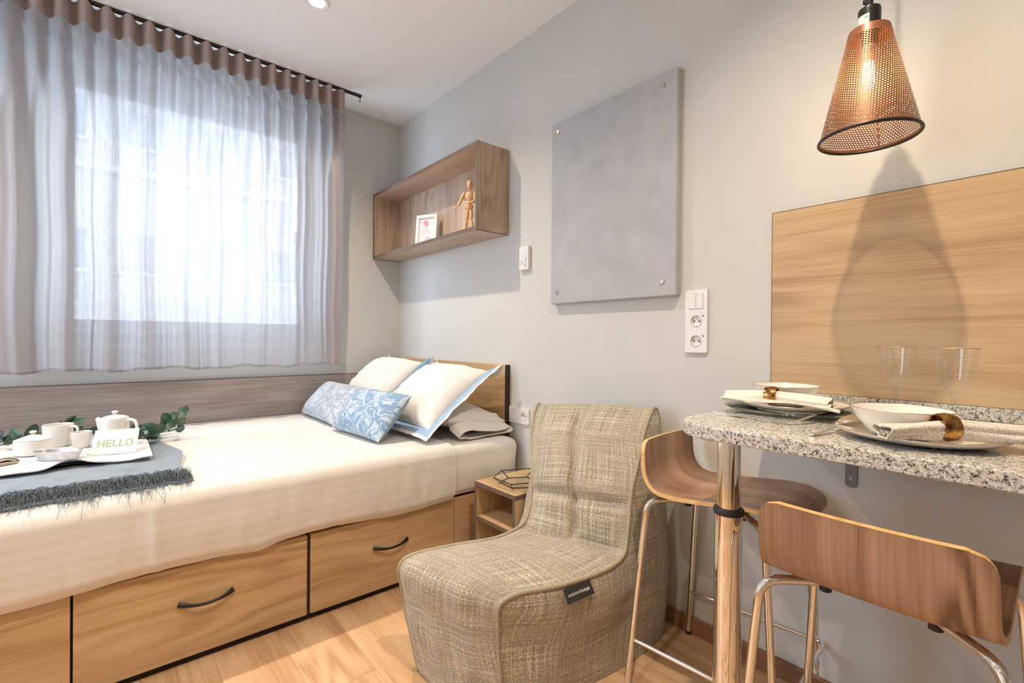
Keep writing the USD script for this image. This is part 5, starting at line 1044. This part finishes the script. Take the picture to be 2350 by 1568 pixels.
for k in range(4):
    p0 = root + fd * .37 + fs * (-.0108 + .0072 * k); fk.part('tine', ribbon(smooth_path([p0, p0 + fd * .30 + [0, 0, -.0022], p0 + fd * .62 + [0, 0, .0005]], 10), np.linspace(.0034, .0016, 10), np.linspace(.002, .0012, 10)), M['cutlery'], 50)

# ================================================================== BAR STOOLS
S1, Y1 = (-.211, -2.493, 0), 3.222; S2, Y2 = (-.461, -2.931, 0), -1.572
st = T('bar_stool', 'walnut plywood bar stool with chrome legs at the rounded end of the bar', 'bar stool', S1, Y1)
WS = .171
pr2 = smooth_path(np.array([(0, -.197, .747), (0, -.196, .737), (0, -.194, .700), (0, -.190, .660), (0, -.178, .630), (0, -.155, .609), (0, -.120, .599), (0, -.080, .597), (0, 0, .604), (0, .06, .610), (0, .12, .616), (0, .165, .616), (0, .198, .606), (0, .218, .592), (0, .224, .580)]), 90)[:, 1:]
d_ = np.r_[0, np.cumsum(np.linalg.norm(np.diff(pr2, axis=0), axis=1))]; Ltot = d_[-1]
xs = np.sin(np.linspace(-PI / 2, PI / 2, 31)); Gm = np.zeros((90, 31, 3)); U_ = np.zeros((90, 31)); V_ = np.zeros((90, 31))
for i in range(90):
    rr = .034; e = min(d_[i], Ltot - d_[i]); hw = WS - (rr - math.sqrt(max(0, rr * rr - max(0, rr - e) ** 2)) if e < rr else 0) - .012 * np.interp(d_[i], [0, .12, .22], [.6, .3, 0])
    bk = np.interp(d_[i], [0, .14, .22], [1, .8, 0])
    x = hw * xs; Gm[i] = np.stack([x, pr2[i, 0] + .016 * bk * (x / WS) ** 2, pr2[i, 1] + .005 * (1 - bk) * (x / WS) ** 2 + 0 * x], 1); U_[i] = x; V_[i] = d_[i]
du = np.gradient(Gm, axis=0); dv = np.gradient(Gm, axis=1); N = np.cross(dv, du); N /= np.linalg.norm(N, axis=2, keepdims=True)
th_ = .0120; up_, dn_ = Gm + N * th_ / 2, Gm - N * th_ / 2
q_ = grid_faces(90, 31); uvw = np.stack([U_.ravel(), V_.ravel()], 1)
m_up = trimesh.Trimesh(up_.reshape(-1, 3), tri(q_), process=False)
flip = (m_up.face_normals[45 * 30 + 15] @ N[45, 15]) < 0
st.part('seat_face', (up_.reshape(-1, 3), q_[:, ::-1] if flip else q_), M['veneer'], True, local=True, uv=uvw)
st.part('shell_back', (dn_.reshape(-1, 3), q_ if flip else q_[:, ::-1]), M['veneer'], True, local=True, uv=uvw + [.31, .17])
rim = np.r_[np.arange(31), np.arange(1, 90) * 31 + 30, 89 * 31 + np.arange(29, -1, -1), np.arange(88, 0, -1) * 31]
ru, rd = up_.reshape(-1, 3)[rim], dn_.reshape(-1, 3)[rim]; k = len(rim); j = np.roll(np.arange(k), -1); V = np.vstack([ru, rd]); F = np.stack([np.arange(k), np.arange(k) + k, j + k, j], 1)
me = trimesh.Trimesh(V, tri(F), process=False)
st.part('plywood_edge', me if (me.face_normals[0] @ (V[0] - Gm[45, 15])) > 0 else trimesh.Trimesh(V, tri(F[:, ::-1]), process=False), M['ply'], 50, local=True, label='pale plywood edge')
WF, DF, WT, DT, ZT, ZB = .208, .204, .171, .161, .578, .162
for sx in (-1, 1):
    for sy in (-1, 1):
        P = bend_path([(sx * WF, sy * DF, .004), (sx * WT, sy * DT, ZT), (sx * .012, sy * .012, ZT + .004)], .045, 9)
        lg_ = st.part('leg', tube(P, .0092, 14), M['chrome'], True, local=True)
        st.part('foot_cap', cyl((sx * WF, sy * DF, .0005), .0102, .012, 2, 20), M['rubber'], 30, local=True, parent=lg_)
        st.part('seat_pad', join(box(sx * .082 - .016, sx * .082 + .016, sy * .078 - .013, sy * .078 + .013, ZT - .002, ZT + .0155, .002), cyl((sx * .082, sy * .078, ZT - .016), .0105, .016, 2, 20)), M['rubber'], 30, local=True)
fx = ZB / ZT; wx, wy = WF + (WT - WF) * fx, DF + (DT - DF) * fx
P = bend_path([(-wx + .004, -wy, ZB), (-wx + .002, wy + .024, ZB), (wx - .002, wy + .024, ZB), (wx - .004, -wy, ZB)], .020, 10)
st.part('footrest', tube(P, .0062, 12), M['chrome'], True, local=True)
copy_of(st, 'bar_stool', 'walnut plywood bar stool with its back to the camera in the foreground', 'bar stool', S2, Y2, None)
